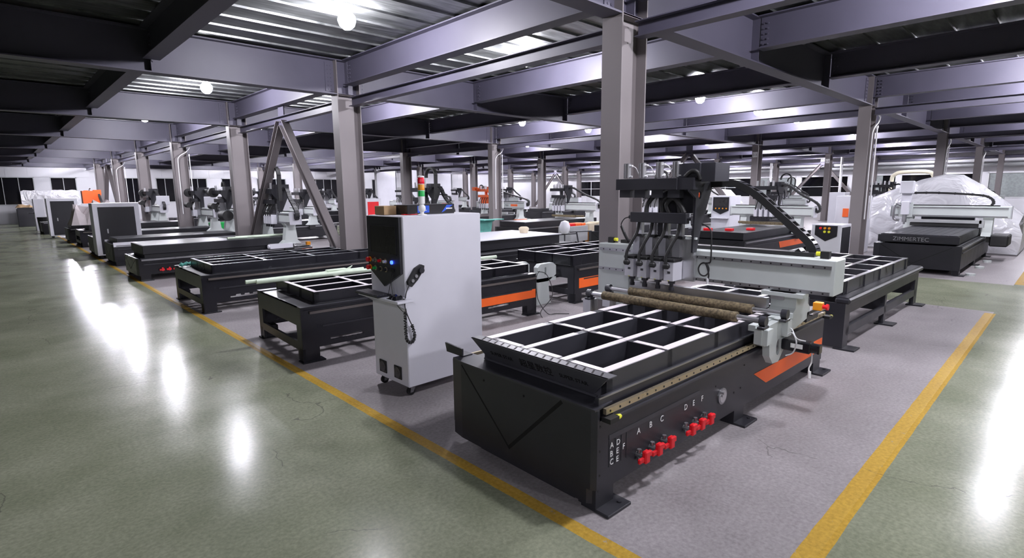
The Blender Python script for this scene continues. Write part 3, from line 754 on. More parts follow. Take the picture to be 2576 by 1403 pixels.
G().plate([(4.93,2.10),(4.93,1.97),(5.06,1.90),(5.04,1.36),(5.12,1.36),(5.20,1.62),(5.40,2.02),(5.42,2.10)], [[(5.14+0.03*math.cos(a), 1.93+0.04*math.sin(a)) for a in [i*math.pi/6 for i in range(12)]]], 'y', 2.655, 2.675).build('support_bracket', 'heroblack', hero)
G().box(5.06, 5.13, 2.98, 3.07, 1.50, 1.99).box(5.09, 5.12, 2.70, 2.98, 1.75, 1.99).build('mast', 'heroblack', hero)
jb = G().box(4.97, 5.30, 2.58, 2.83, 2.10, 2.238, 0.004).box(5.0, 5.30, 2.44, 2.58, 2.06, 2.238, 0.004).build('junction_box', 'herograph', hero)
G().tube(smooth_path([(4.95,2.72,2.11),(4.95,2.66,2.16),(4.96,2.60,2.15),(4.98,2.58,2.08)]), 0.02, 10).build('conduit', 'rubber', jb, smooth=True)
for pts in ([(4.97,3.16,1.755),(4.98,3.15,1.84),(5.0,3.08,1.93),(5.02,3.02,1.99)], [(5.0,2.98,1.755),(5.0,2.99,1.86),(5.0,2.90,1.93),(5.0,2.82,1.88),(5.0,2.79,1.755)], [(4.99,2.90,1.755),(4.98,2.93,1.84),(4.98,2.86,1.90),(4.98,2.78,1.84),(4.98,2.73,1.755)]):
    G().tube(smooth_path(pts), 0.023, 10).build('flexible_conduit', 'rubber', hero, smooth=True)
G().tube(smooth_path([(4.965,3.36,1.70),(4.96,3.42,1.68),(4.96,3.46,1.62),(4.96,3.44,1.57),(4.96,3.40,1.50),(4.96,3.36,1.42)]), [0.006]*6*5+[0.006], 6).tube(smooth_path([(4.95,3.45,1.60),(4.95,3.41,1.52),(4.95,3.36,1.44)]), 0.016, 6).build('tied_leads', 'rubber', hero)
cw = smooth_path([(5.10,2.60,1.65),(5.08,2.50,1.60),(5.07,2.48,1.50),(5.07,2.475,1.30),(5.07,2.50,1.27)] + [(5.07, 2.545+0.055*math.cos(a*0.9), 1.20+0.065*math.sin(a*0.9)) for a in range(2, 17)] + [(5.07,2.49,1.16),(5.07,2.50,1.09)], 4)
G().tube(cw, 0.0075, 6).build('coiled_lead', 'rubber', hero)
G().cyl((5.07,2.50,1.12),(5.07,2.50,1.06),0.012,8).build('lead_tip', 'pipe', hero)
ch = [(5.36,2.66,2.035),(5.36,2.45,2.045),(5.36,2.36,2.02),(5.36,2.20,1.93),(5.36,2.00,1.765),(5.36,1.82,1.61),(5.36,1.70,1.50),(5.36,1.655,1.42),(5.36,1.665,1.35),(5.36,1.71,1.325),(5.36,1.80,1.42)]
ch = smooth_path(ch, 5)
cc = G().ribbon(ch, (1,0,0), 0.012, 0.065)
for p in ch: pass
chn = MB(lambda p: (p[0]-2.52+0.10, p[1]-1.9, p[2])).ribbon(ch, (1,0,0), 0.012, 0.065)
cc.v += chn.v; o_ = len(cc.v) - len(chn.v); cc.f += [[i+o_ for i in f] for f in chn.f]; cc.m += [0]*len(chn.f)
rg_ = cc; rg_.mat(1); L_ = 0; prev = None
for i in range(1, len(ch)-1, 2):
    p = Vector(ch[i]); d = (Vector(ch[i+1])-Vector(ch[i-1])).normalized(); n_ = Vector((1,0,0)).cross(d)
    n_ = n_ if n_.z > 0 or i > 35 else -n_
    for s_ in (1, -1):
        q = p + n_*0.030*s_; rg_.bar(q+Vector((-0.005,0,0)), q+Vector((0.105,0,0)), 0.03, 0.006, up=tuple(n_))
rg_.build('cable_chain', ['rubber', 'herograph'], hero)

# ---------------------------------------------------------------- control cabinet beside the hero router
cab = thing('control_cabinet', 'tall white control cabinet on castors with black operator panel, keyboard shelf and signal beacon', 'control cabinet', (2.76, 4.35, 0))
MB().box(0, 0.95, 0, 0.63, 0.10, 1.765, 0.008).build('cabinet_body', 'white', cab)
for x in (0.08, 0.85):
    for y in (0.07, 0.56):
        q = MB().cyl((x-0.02, y-0.014, 0.042), (x-0.02, y+0.014, 0.042), 0.042, 20).build('castor_wheel', 'rubber', cab, smooth=True)
        MB().box(x-0.045, x+0.04, y-0.035, y+0.035, 0.088, 0.10).prism([(x-0.035,0.03),(x-0.005,0.03),(x+0.03,0.09),(x-0.03,0.09)], 'y', y-0.022, y-0.017).prism([(x-0.035,0.03),(x-0.005,0.03),(x+0.03,0.09),(x-0.03,0.09)], 'y', y+0.017, y+0.022).cyl((x-0.02,y-0.026,0.042),(x-0.02,y+0.026,0.042),0.008,8).build('castor_fork', 'steel', q)
pa = MB().prism([(0.025, 1.758), (0.615, 1.758), (0.615, 1.24), (0.33, 1.075), (0.025, 1.225)], 'x', -0.028, -0.002).build('operator_panel', 'heroblack', cab)
MB().box(-0.031, -0.028, 0.085, 0.545, 1.405, 1.665).build('screen', 'screen', pa)
MB().box(-0.034, -0.028, 0.075, 0.085, 1.395, 1.675).box(-0.034, -0.028, 0.545, 0.555, 1.395, 1.675).box(-0.034,-0.028,0.085,0.545,1.665,1.675).box(-0.034,-0.028,0.085,0.545,1.395,1.405).build('screen_bezel', 'heroblack', pa)
def button(y, z, mname, ring='rail', r=0.019, big=False):
    q = MB().cyl((-0.028, y, z), (-0.034, y, z), r*1.35, 18).build('button_ring', ring, pa, smooth=True)
    m_ = MB().cyl((-0.034, y, z), (-0.058 if not big else -0.05, y, z), r*0.8, 16)
    if big: m_.cyl((-0.05, y, z), (-0.068, y, z), r*1.25, 18)
    m_.build('button', mname, q, smooth=True)
for y, mn in ((0.575,'red'),(0.475,'steel'),(0.375,'redglass'),(0.28,'label')): button(y, 1.325, mn, 'amber' if mn == 'red' else 'rail', big=(mn=='red'))
for y, mn in ((0.575,'red'),(0.475,'green'),(0.375,'rubber'),(0.28,'rubber')): button(y, 1.245, mn, 'amber' if mn == 'red' else 'rail', big=(mn=='red'))
MB().cyl((-0.028, 0.165, 1.325), (-0.04, 0.165, 1.325), 0.018, 18).build('indicator_light', 'led', pa, smooth=True)
MB().box(-0.036, -0.028, 0.13, 0.19, 1.235, 1.265).build('usb_socket', 'rubber', pa)
for y in (0.12, 0.40):
    q = MB().box(-0.012, 0.0, y, y+0.13, 0.155, 0.285, 0.003).build('vent', 'rubber', cab)
    MB().cyl((-0.012, y+0.065, 0.22), (-0.016, y+0.065, 0.22), 0.055, 20).cyl((-0.016, y+0.065, 0.22), (-0.018, y+0.065, 0.22), 0.02, 14).build('fan', 'herograph', q)
sh = MB().box(-0.17, 0.0, -0.13, 0.60, 0.975, 1.0, 0.003).prism([(-0.15, 0.975), (0.0, 0.975), (0.0, 0.90), (-0.03, 0.90)], 'y', -0.02, -0.012).prism([(-0.15, 0.975), (0.0, 0.975), (0.0, 0.90), (-0.03, 0.90)], 'y', 0.54, 0.548).build('keyboard_shelf', 'white', cab)
be = MB().lathe([(0.045,0),(0.045,0.008),(0.018,0.014),(0.018,0.03),(0.033,0.045),(0.036,0.065),(0.033,0.085),(0.018,0.10),(0.03,0.11),(0.032,0.18)], c=(0.27, 0.07, 1.765), n=24).build('signal_beacon', 'label', cab, smooth=True)
for z0, mn in ((1.945,'green'),(2.005,'amber'),(2.065,'redglass')):
    MB().lathe([(0.032,0),(0.032,0.053),(0.030,0.058),(0.030,0)], c=(0.27,0.07,z0), n=24).build('lens', mn, be, smooth=True)
MB().lathe([(0.033,0),(0.033,0.012),(0.02,0.016),(0.001,0.016)], c=(0.27,0.07,2.124), n=24).lathe([(0.033,0),(0.033,0.004),(0.001,0.004)], c=(0.27,0.07,1.999), n=24).lathe([(0.033,0),(0.033,0.004),(0.001,0.004)], c=(0.27,0.07,2.059), n=24).build('beacon_cap', 'label', be)
# hand pendant clipped on the side
ph = thing('hand_pendant', 'black handheld pendant with coiled lead clipped to the side of the white control cabinet', 'pendant', (2.86, 4.35, 1.20))
MB().prism([(-0.085,-0.075),(-0.05,-0.10),(0.02,-0.04),(0.095,0.055),(0.10,0.09),(0.065,0.105),(0.0,0.075),(-0.09,-0.045)], 'y', -0.04, -0.008).build('pendant_body', 'rubber', ph)
MB().cyl((0.055,-0.04,0.05),(0.055,-0.065,0.05),0.028,20).build('jog_dial', 'heroblack', ph, smooth=True)
for x, z in ((0.0, 0.0), (-0.04, -0.04)): MB().cyl((x,-0.04,z),(x,-0.05,z),0.016,16).build('selector_knob', 'aluminium', ph, smooth=True)
MB().cyl((0.09,-0.02,0.045),(0.105,-0.03,0.05),0.010,10).build('red_key', 'redglass', ph)
ld = smooth_path([(-0.075,-0.025,-0.09),(-0.11,-0.03,-0.15),(-0.13,-0.03,-0.27),(-0.10,-0.03,-0.38),(-0.06,-0.03,-0.47)], 5)
co = smooth_path([(-0.06,-0.03,-0.47),(-0.035,-0.03,-0.58),(-0.075,-0.035,-0.635),(-0.125,-0.035,-0.60),(-0.135,-0.035,-0.48),(-0.13,-0.03,-0.33)], 12)
hx = []
for i, p in enumerate(co):
    d = (Vector(co[min(i+1,len(co)-1)])-Vector(co[max(i-1,0)])).normalized(); u = Vector((0,1,0)); v_ = d.cross(u)
    for k in range(2):
        a = (i*2+k)*math.pi*0.55; hx.append(Vector(p) + u*0.012*math.cos(a) + v_*0.012*math.sin(a))
MB().tube(ld, 0.005, 6).tube(hx, 0.007, 6).build('coiled_lead', 'rubber', ph)
tag(MB().tube(smooth_path([(-0.028,0.15,1.24),(-0.06,0.145,1.15),(-0.07,0.11,1.04),(-0.10,0.05,0.985),(-0.07,-0.02,0.90),(-0.03,-0.03,0.86)]), 0.0035, 6).tube(smooth_path([(-0.028,0.17,1.24),(-0.05,0.17,1.14),(-0.09,0.16,1.015)]), 0.003, 6).build('usb_cable', 'rubber'), 'thin black cable dangling from the cabinet panel over the keyboard shelf', 'cable', loc=(2.76, 4.35, 0))
kb = thing('keyboard', 'black keyboard in crumpled plastic wrap lying on the cabinet shelf', 'keyboard', (2.62, 4.64, 1.0))
MB().box(-0.07, 0.09, -0.13, 0.30, 0.0, 0.02, 0.005).build('keyboard_body', 'blackgloss', kb)
kk_ = MB()
for r in range(5):
    for c_ in range(16): kk_.box(-0.062+r*0.028, -0.04+r*0.028, -0.12+c_*0.0258, -0.098+c_*0.0258, 0.02, 0.026)
kk_.build('keys', 'herograph', kb)
def crumple(name, mat, sx, sy, sz, nx, ny, seed, parent=None, amp=1.0):
    rn = random.Random(seed); vs = []; fs = []
    for i in range(nx+1):
        for j in range(ny+1):
            e = min(i, nx-i, j, ny-j)
            vs.append((-sx/2+sx*i/nx+rn.uniform(-1,1)*sx/nx*0.25, -sy/2+sy*j/ny+rn.uniform(-1,1)*sy/ny*0.25, 0.001 if e == 0 else sz*rn.uniform(0.35, 1.0)*amp))
    for i in range(nx):
        for j in range(ny):
            a = i*(ny+1)+j; fs.append([a, a+ny+1, a+ny+2, a+1])
    n = len(vs); vs.append((0,0,0)) 
    bot = [i*(ny+1) for i in range(nx+1)] + [nx*(ny+1)+j for j in range(1, ny+1)] + [i*(ny+1)+ny for i in range(nx-1, -1, -1)] + [j for j in range(ny-1, 0, -1)]
    fs.append(bot)
    mb = MB(); mb.add(vs, fs); return mb.build(name, mat, parent, smooth=False)
ms = crumple('computer_mouse', 'blackgloss', 0.11, 0.16, 0.04, 5, 6, 4); tag(ms, 'black mouse bagged in dark plastic at the right end of the cabinet shelf', 'mouse', loc=(2.66, 4.36, 1.001))
tag(MB().box(-0.06, 0.08, -0.09, 0.09, 0, 0.085, 0.003).box(-0.055,0.075,-0.085,0.085,0.085,0.087).build('cardboard_box', 'card'), 'small brown cardboard box on the front corner of the white cabinet', 'box', loc=(2.87, 4.84, 1.766))
pb = thing('parts_box', 'flat dark blue printed box lying on top of the white cabinet', 'box', (3.24, 4.69, 1.766), 0.0)
MB().box(-0.28, 0.30, -0.12, 0.12, 0.0, 0.095, 0.003).build('box_body', 'screen', pb)
MB().box(-0.16, -0.02, -0.122, -0.12, 0.015, 0.085).prism([(0.13,0.01),(0.20,0.085),(0.28,0.085),(0.16,0.02)], 'y', -0.122, -0.12).build('blue_print', 'blue', pb)
MB().box(-0.14, -0.05, -0.1225, -0.122, 0.035, 0.042).box(-0.14, -0.07, -0.1225, -0.122, 0.05, 0.057).box(0.19,0.27,-0.1225,-0.122,0.045,0.056).build('print_line', 'label', pb)
tag(MB().box(-0.1, 0.06, -0.03, 0.02, 0, 0.008, 0.002).build('red_card', 'red'), 'thin red card lying on the cabinet top behind the beacon', 'card', loc=(3.02, 4.60, 1.766))
#@@PART3
# ---------------------------------------------------------------- generic machine parts
def mk(root, name, mats, mb, smooth=False): return mb.build(name, mats, root, smooth)
def bed_open(root, L, W, z, slots='plain', stripe=None, holes=True, legmat='blackgloss'):
    """welded bed with an open front end frame and solid side plates on legs"""
    b = MB()
    b.box(0, 0.03, 0, W, z-0.22, z); b.box(0.0, 0.03, 0, 0.16, 0.02, z-0.22); b.box(0.0, 0.03, W-0.16, W, 0.02, z-0.22)
    b.box(0.0, 0.03, 0.16, W-0.16, 0.14, 0.24)
    b.box(L-0.03, L, 0, W, z-0.22, z); b.box(L-0.03, L, 0, 0.16, 0.02, z-0.22); b.box(L-0.03, L, W-0.16, W, 0.02, z-0.22)
    b.box(L-0.03, L, 0.16, W-0.16, 0.14, 0.24)
    b.box(0, L, 0, 0.20, z-0.01, z); b.box(0, L, W-0.20, W, z-0.01, z); b.box(0, 0.2, 0.2, W-0.2, z-0.01, z)
    b.box(0.03, L-0.03, 0.02, 0.12, z-0.10, z-0.01); b.box(0.03, L-0.03, W-0.12, W-0.02, z-0.10, z-0.01)
    for i in range(1, 6): b.box(i*L/6-0.04, i*L/6+0.04, 0.12, W-0.12, z-0.18, z-0.10)
    b.box(0.03, L-0.03, W*0.4, W*0.4+0.06, 0.14, 0.22)
    fr = b.build('bed_frame', 'graphite', root)
    out = [(0.0, 0.17), (0.0, z-0.03), (L, z-0.03), (L, 0.17)]
    hs = []
    if slots == 'plain':
        for x0 in (0.34, 0.98, L-1.0): hs.append([(x0, 0.235), (x0+0.42, 0.235), (x0+0.42, 0.262), (x0+0.36, 0.268), (x0, 0.262)])
    elif slots == 'bumps':
        for x0 in (0.42, 1.05, L-1.0):
            pts = [(x0, 0.22), (x0+0.52, 0.22), (x0+0.52, 0.245)]
            for k in (2, 1, 0):
                cx = x0 + 0.13 + k*0.14; pts += [(cx+0.045*math.cos(a), 0.245+0.04*math.sin(a)) for a in [i*math.pi/6 for i in range(0, 7)]]
            pts.append((x0, 0.245)); hs.append(pts)
    for y0 in (0.0, W-0.018):
        MB().plate(out, hs if y0 == 0.0 else [], 'y', y0-0.002, y0+0.018).build('side_plate', legmat, root)
    for x0 in (0.0, L/2-0.09, L-0.20):
        for y0, s in ((0.0, 1), (W, -1)):
            MB().box(x0, x0+0.20, y0, y0+0.12*s, 0.02, 0.17).box(x0-0.02, x0+0.26, y0-0.03*s, y0+0.12*s, 0, 0.02, 0.004).build('leg', legmat, root)
    for y0, s in ((0.0, 1), (W, -1)):
        MB().box(0.10, L-0.02, y0-0.028*s, y0, z-0.075, z-0.045).build('guide_rail', 'darkrail', root)
        MB().box(0.0, L, y0-0.010*s, y0+0.10*s, z, z+0.012).build('top_ledge', 'graphite', root)
        MB().box(0.25, L-0.1, y0-0.012*s, y0, z*0.62, z*0.62+0.02).build('side_rib', 'graphite', root)
    if stripe:
        MB().box(stripe[0], stripe[1], -0.006, -0.002, stripe[2], stripe[3]).build('orange_stripe', 'orange', root)
def bed_closed(root, L, W, z, stripe=None, mat='black', levers=None, tail='front'):
    """sheet-clad bed with tapering front cover"""
    b = MB(); b.box(0.02, L, 0, W, 0.14, z-0.02); b.box(0.05, L-0.05, 0.05, W-0.05, z-0.02, z)
    for x0 in (0.02, L/2-0.1, L-0.22):
        for y0 in (0.01, W-0.14): b.box(x0, x0+0.2, y0, y0+0.13, 0.02, 0.14)
    b.build('bed_body', mat, root)
    fc = MB().prism([(0.02,-0.004),(0.02,W+0.004),(0.0,W+0.004),(-0.03,W-0.12),(-0.03,0.12),(0.0,-0.004)], 'z', 0.12, z).build('front_cover', mat, root)
    g = MB(); groove(g, W-0.14, z-0.02, W*0.53, 0.22, 0.014, -0.0315); groove(g, W*0.53, 0.22, 0.16, z-0.03, 0.014, -0.0315); g.build('v_groove', 'groove', fc)
    for x0 in (0.02, L/2-0.1, L-0.22):
        for y0, s in ((0.0, 1), (W, -1)): MB().box(x0-0.02, x0+0.24, y0-0.09*s, y0+0.10*s, 0, 0.02, 0.004).build('foot', 'black', root)
    for y0, s in ((0.0, 1), (W, -1)):
        MB().box(0.06, L-0.02, y0-0.025*s, y0, z-0.06, z-0.025).build('guide_rail', 'steel', root)
        MB().box(0.1, L-0.1, y0-0.02*s, y0, z-0.16, z-0.14).build('side_rib', 'graphite', root)
    if stripe: MB().prism([(stripe[0], stripe[3]), (stripe[0]+0.12, stripe[2]), (stripe[1], stripe[2]), (stripe[1], stripe[3])], 'y', -0.006, -0.002).build('orange_stripe', 'orange', root)
    if levers:
        for k in range(levers[1]):
            x = levers[0] + 0.14*k
            v_ = MB().cyl((x,0,levers[2]),(x,-0.05,levers[2]),0.018,10).build('ball_valve', 'steel', root)
            MB().box(x-0.06,x+0.04,-0.07,-0.05,levers[2]-0.03,levers[2]+0.01).box(x-0.015,x+0.02,-0.075,-0.05,levers[2]-0.04,levers[2]+0.04).build('lever', 'red', v_)
def grid_table(root, x0, x1, y0, y1, z0, z1, nx, ny, top='zinc', body='blackgloss', ribs=False, wide=0.05):
    t = MB(); xs = [x0+(x1-x0-wide)*i/nx for i in range(nx+1)]; ys_ = [y0+(y1-y0-wide)*i/ny for i in range(ny+1)]
    for y in ys_: t.box(x0, x1, y, y+wide, z0, z1-0.004)
    for x in xs: t.box(x, x+wide, y0, y1, z0+0.01, z1-0.004)
    if ribs:
        for x in [x0+0.1+k*0.75 for k in range(int((x1-x0)/0.75)+1)]: t.box(x, x+0.07, y0-0.012, y0, z0, z1-0.004)
    o = t.build('table_frame', body, root)
    t = MB()
    for y in ys_: t.box(x0+0.003, x1-0.003, y+0.003, y+wide-0.003, z1-0.004, z1)
    for x in xs: t.box(x+0.003, x+wide-0.003, y0+0.003, y1-0.003, z1-0.0045, z1-0.0005)
    t.build('milled_top', top, o)
def slab_table(root, x0, x1, y0, y1, z0, z1, top='mdf', body='black', slats=True):
    o = MB().box(x0, x1, y0, y1, z0, z1, 0.006).build('table_slab', body, root)
    t = MB()
    n = 9
    for i in range(n):
        ya = y0+0.02+(y1-y0-0.04)*i/n; t.box(x0+0.02, x1-0.02, ya, ya+(y1-y0-0.04)/n-0.008, z1, z1+0.006)
    t.build('table_top', top, o)
def gantry(root, gx, W, zt=1.40, zb=0.62, over=0.48, style='white', head='single', hy=0.5, beam='offwhite', logo=None, legmat='offwhite', chain=True, foot=None, endcap=True, bh=0.30):
    """portal beam across the bed; gx is the front face of the beam"""
    y0, y1 = -over, W+over; z0 = zt-bh
    bm = MB().box(gx, gx+0.28, y0, y1, z0, zt, 0.01).build('gantry_beam', beam, root)
    for z in (z0+0.02, zt-0.06): MB().box(gx-0.015, gx, y0+0.06, y1-0.06, z, z+0.03).build('beam_rail', 'steel', bm)
    if endcap:
        for y in (y0-0.006, y1): MB().box(gx-0.02, gx+0.30, y, y+0.006, z0-0.02, zt+0.02).build('end_cap', 'white', bm)
    MB().box(gx+0.16, gx+0.28, y0+0.25, y1-0.1, zt, zt+0.03).build('cable_tray', 'rubber', bm)
    for yc in (0.0, W):
        s = 1 if yc == 0 else -1
        lg = MB().plate([(gx-0.16, zb), (gx+0.40, zb), (gx+0.30, zb+0.10), (gx+0.26, z0-0.06), (gx+0.34, z0), (gx-0.04, z0), (gx+0.02, z0-0.06), (gx-0.04, zb+0.10)], [], 'y', yc-0.14*s, yc+0.06*s).build('gantry_leg', legmat, root)
        if foot: MB().box(gx-0.22, gx+0.46, yc-0.16*s, yc+0.08*s, zb-0.05, zb).build('foot_plate', foot, lg)
        MB().box(gx-0.05, gx+0.2, yc-0.12*s, yc-0.05*s, zb-0.16, zb).build('rack_motor', 'rubber', lg)
    hy = y0 + (y1-y0)*hy
    if head == 'single':
        h = MB().box(gx-0.06, gx-0.015, hy-0.16, hy+0.16, z0-0.02, zt+0.10).build('head_plate', 'offwhite', root)
        MB().box(gx-0.20, gx-0.06, hy-0.09, hy+0.09, z0+0.05, zt+0.12, 0.01).build('head_cover', 'white', h)
        MB().cyl((gx-0.13, hy, z0-0.16), (gx-0.13, hy, z0+0.12), 0.055, 16).cyl((gx-0.13, hy, z0-0.22), (gx-0.13, hy, z0-0.16), 0.025, 12).build('spindle', 'steel', h, smooth=True)
        MB().box(gx-0.24, gx-0.02, hy-0.16, hy+0.16, zt+0.34, zt+0.70, 0.02).box(gx-0.12, gx-0.04, hy-0.12, hy+0.12, zt+0.08, zt+0.34).build('head_hood', 'white', h)
        MB().tube(smooth_path([(gx-0.13,hy+0.10,zt+0.02),(gx-0.16,hy+0.24,zt+0.02),(gx-0.14,hy+0.26,z0-0.05),(gx-0.13,hy+0.12,z0-0.12)]), 0.035, 10).build('dust_hose', 'steel', h, smooth=True)
    elif head in ('multi', 'orange', 'tall', 'drum'):
        hc = {'multi': 'black', 'orange': 'orangepaint', 'tall': 'black', 'drum': 'black'}[head]
        h = MB().box(gx-0.05, gx-0.015, hy-0.30, hy+0.30, z0+0.02, zt+0.22).build('head_plate', 'steel' if hc == 'black' else hc, root)
        for k in range(4 if head != 'drum' else 2):
            yk = hy+0.24-k*0.16
            sp = MB().box(gx-0.20, gx-0.05, yk-0.05, yk+0.05, z0-0.02, z0+0.22, 0.006).build('spindle', 'white', h)
            MB().cyl((gx-0.13,yk,z0-0.10),(gx-0.13,yk,z0-0.02),0.026,10).build('collet', 'graphite', sp)
            MB().tube(smooth_path([(gx-0.2,yk,z0+0.20),(gx-0.22,yk-0.03,z0+0.34),(gx-0.12,yk-0.05,zt+0.24)]), 0.018, 6).build('spindle_cable', 'rubber', sp)
            MB().box(gx-0.16, gx-0.11, yk-0.03, yk+0.03, zt+0.62, zt+0.78).build('air_cylinder', 'aluminium', h)
        MB().box(gx-0.20, gx-0.10, hy-0.36, hy+0.34, zt+0.22, zt+0.34).build('lower_crossbar', hc, h)
        MB().box(gx-0.20, gx-0.08, hy-0.36, hy+0.42, zt+0.50, zt+0.62).build('upper_crossbar', hc, h)
        MB().plate([(gx-0.18,zt+0.50),(gx-0.02,zt+0.30),(gx-0.02,zt-0.02),(gx+0.06,zt-0.02),(gx+0.30,zt+0.50),(gx+0.30,zt+0.74),(gx-0.02,zt+0.74),(gx-0.02,zt+0.62),(gx-0.18,zt+0.62)], [], 'y', hy-0.40, hy-0.36).build('support_bracket', hc, h)
        MB().box(gx-0.02, gx+0.28, hy-0.36, hy-0.08, zt+0.50, zt+0.74).box(gx-0.04, gx+0.06, hy-0.10, hy+0.0, zt+0.0, zt+0.50).build('junction_box', hc if head == 'orange' else 'graphite', h)
        if head == 'orange':
            MB().box(gx-0.34,gx-0.16,hy+0.42,hy+0.62,zt+0.55,zt+0.72).box(gx-0.28,gx-0.1,hy+0.3,hy+0.5,zt+0.60,zt+0.68).build('orange_arm', 'orangepaint', h)
            MB().tube(arc((gx-0.1, hy+0.18, zt+0.66), 0.16, 0, 180, 10, (0,1,0), (0,0,1)), 0.028, 8).build('hose_loop', 'rubber', h, smooth=True)
        if head == 'tall':
            MB().ribbon(smooth_path(arc((gx-0.05, hy-0.42, zt+0.95), 0.24, -10, 190, 12, (0,1,0), (0,0,1)) + [(gx-0.05, hy-0.64, zt+0.3)]), (1,0,0), 0.10, 0.05).build('chain_arch', 'rubber', h)
        if head == 'drum':
            MB().cyl((gx-0.15, hy+0.45, zt+0.55), (gx-0.15, hy+0.62, zt+0.55), 0.16, 22).cyl((gx-0.3, hy, zt+0.1), (gx-0.3, hy+0.4, zt+0.1), 0.10, 18).build('tool_drum', 'rubber', h, smooth=True)
    if chain:
        a = max(hy-0.4, y0+0.4); e = y0-0.12
        if head == 'single': pts = [(gx+0.1, a+0.3, zt+0.36), (gx+0.1, a-0.3, zt+0.36), (gx+0.1, y0+0.7, zt+0.30), (gx+0.1, y0+0.45, zt+0.22), (gx+0.1, y0+0.38, zt+0.1), (gx+0.1, y0+0.42, zt+0.03)]
        else: pts = [(gx+0.15, a, zt+0.62), (gx+0.15, a-0.2, zt+0.62), (gx+0.15, (a+e)/2, zt+0.36), (gx+0.15, e+0.12, zt+0.12), (gx+0.15, e, zt-0.06), (gx+0.15, e+0.06, zt-0.16), (gx+0.15, e+0.14, zt-0.05)]
        cp = smooth_path(pts, 5); lk = MB().ribbon(cp, (1,0,0), 0.10, 0.055); lk.mat(1)
        for i in range(1, len(cp)-1, 2):
            p = Vector(cp[i]); d = (Vector(cp[i+1])-Vector(cp[i-1])).normalized(); n_ = Vector((1,0,0)).cross(d)*0.031
            lk.bar(p+n_+Vector((-0.055,0,0)), p+n_+Vector((0.055,0,0)), 0.022, 0.008, up=tuple(n_))
            lk.bar(p-n_+Vector((-0.055,0,0)), p-n_+Vector((0.055,0,0)), 0.022, 0.008, up=tuple(n_))
        lk.build('cable_chain', ['rubber', 'graphite'], root)
    return bm
def side_cover_rail(root, L, W, z, mat='white'):
    for y0, s in ((0.0, 1), (W, -1)): MB().box(0.0, L*0.86, y0-0.02*s, y0+0.04*s, z-0.13, z-0.01).build('rail_cover', mat, root)
def pipes(name, label, cat, pts, r, mat, n=10):
    o = thing(name, label, cat, pts[0]); 
    return MB().tube([Vector(p)-Vector(pts[0]) for p in pts], r, n)

MACH = 'cnc machine'
# --- front row, receding along the left aisle
m = thing('cnc_bed', 'black machine bed with pale grid top and orange end stripe, right behind the white cabinet', MACH, (2.475, 6.147, 0), -0.045)
bed_open(m, 3.78, 1.60, 0.66, 'plain', (2.2, 3.76, 0.28, 0.42)); grid_table(m, 0.22, 3.72, 0.12, 1.48, 0.675, 0.815, 5, 3, wide=0.06)
dv = MB()
for y in (0.55, 0.98): dv.box(0.215, 0.22, y, y+0.012, 0.68, 0.81)
dv.build('frame_seam', 'rubber', m)
tag(MB().cyl((0,0,0.03),(3.9,-0.35,0.03),0.030,12).cyl((-0.12,0.04,0.035),(1.5,-0.07,0.05),0.026,10).box(0.95,1.25,-0.06,0.03,0.05,0.085,0.01).prism([(1.2,0.05),(1.35,0.11),(1.28,0.04)],'y',-0.03,-0.01).build('wrapped_bar', 'foam', smooth=True), 'long bar wrapped in pale green foam lying across the pale-topped bed', 'bar', loc=(2.42, 7.36, 0.815))
tag(MB().tube(smooth_path([(0.05,0.12,0.0),(-0.05,0.1,-0.10),(-0.12,0.0,-0.42),(-0.02,-0.12,-0.66),(0.10,-0.2,-0.67),(0.25,-0.35,-0.672)]), 0.006, 6).tube(smooth_path([(0.0,0.12,0.0),(0.1,0.0,-0.06),(0.12,-0.1,-0.38),(-0.1,-0.05,-0.62),(-0.25,-0.22,-0.672)]), 0.006, 6).build('loose_cable', 'rubber'), 'thin black cable looping down to the floor off the orange-striped bed end', 'cable', loc=(6.36, 5.93, 0.68))
m = thing('cnc_bed', 'dark grey-topped machine bed with wave-shaped side cut-outs, third in line from the camera', MACH, (2.41, 9.95, 0), -0.01)
bed_open(m, 3.85, 1.86, 0.635, 'bumps'); grid_table(m, 0.19, 3.8, 0.08, 1.44, 0.65, 0.80, 4, 3, top='steel', wide=0.05)
tag(MB().tube(smooth_path([(0,0,0.02),(0.15,-0.02,0.04),(0.3,0.02,0.02),(0.5,-0.03,0.03),(0.62,-0.02,0.03)]), [0.02+0.012*((i*7)%3) for i in range(25)], 8).build('teal_rag', 'teal'), 'twisted teal rag on the front edge of the third bed', 'rag', loc=(2.46, 11.55, 0.65))
m = thing('cnc_router', 'black router with long smooth slab table, tall black spindle head and white portal ends', MACH, (2.35, 14.84, 0), 0.0)
bed_closed(m, 4.1, 1.6, 0.52, mat='blackgloss', levers=(0.45, 4, 0.24)); slab_table(m, 0.12, 3.4, 0.06, 1.45, 0.60, 0.80); MB().box(0.15, 3.4, 0.1, 1.4, 0.52, 0.60).build('table_base', 'black', m)
gantry(m, 3.35, 1.6, 1.46, 0.62, head='tall', hy=0.42, legmat='offwhite'); MB().box(2.9, 3.5, -0.16, -0.02, 0.52, 0.64).cyl((2.86,-0.1,0.58),(2.98,-0.1,0.58),0.05,14).build('drive_motor', 'white', m)
MB().box(3.9, 4.0, -0.14, -0.04, 0.55, 0.64).build('warning_label_box', 'amber', m); MB().box(3.8, 4.1, -0.006, -0.002, 0.30, 0.44).build('orange_stripe', 'orange', m)
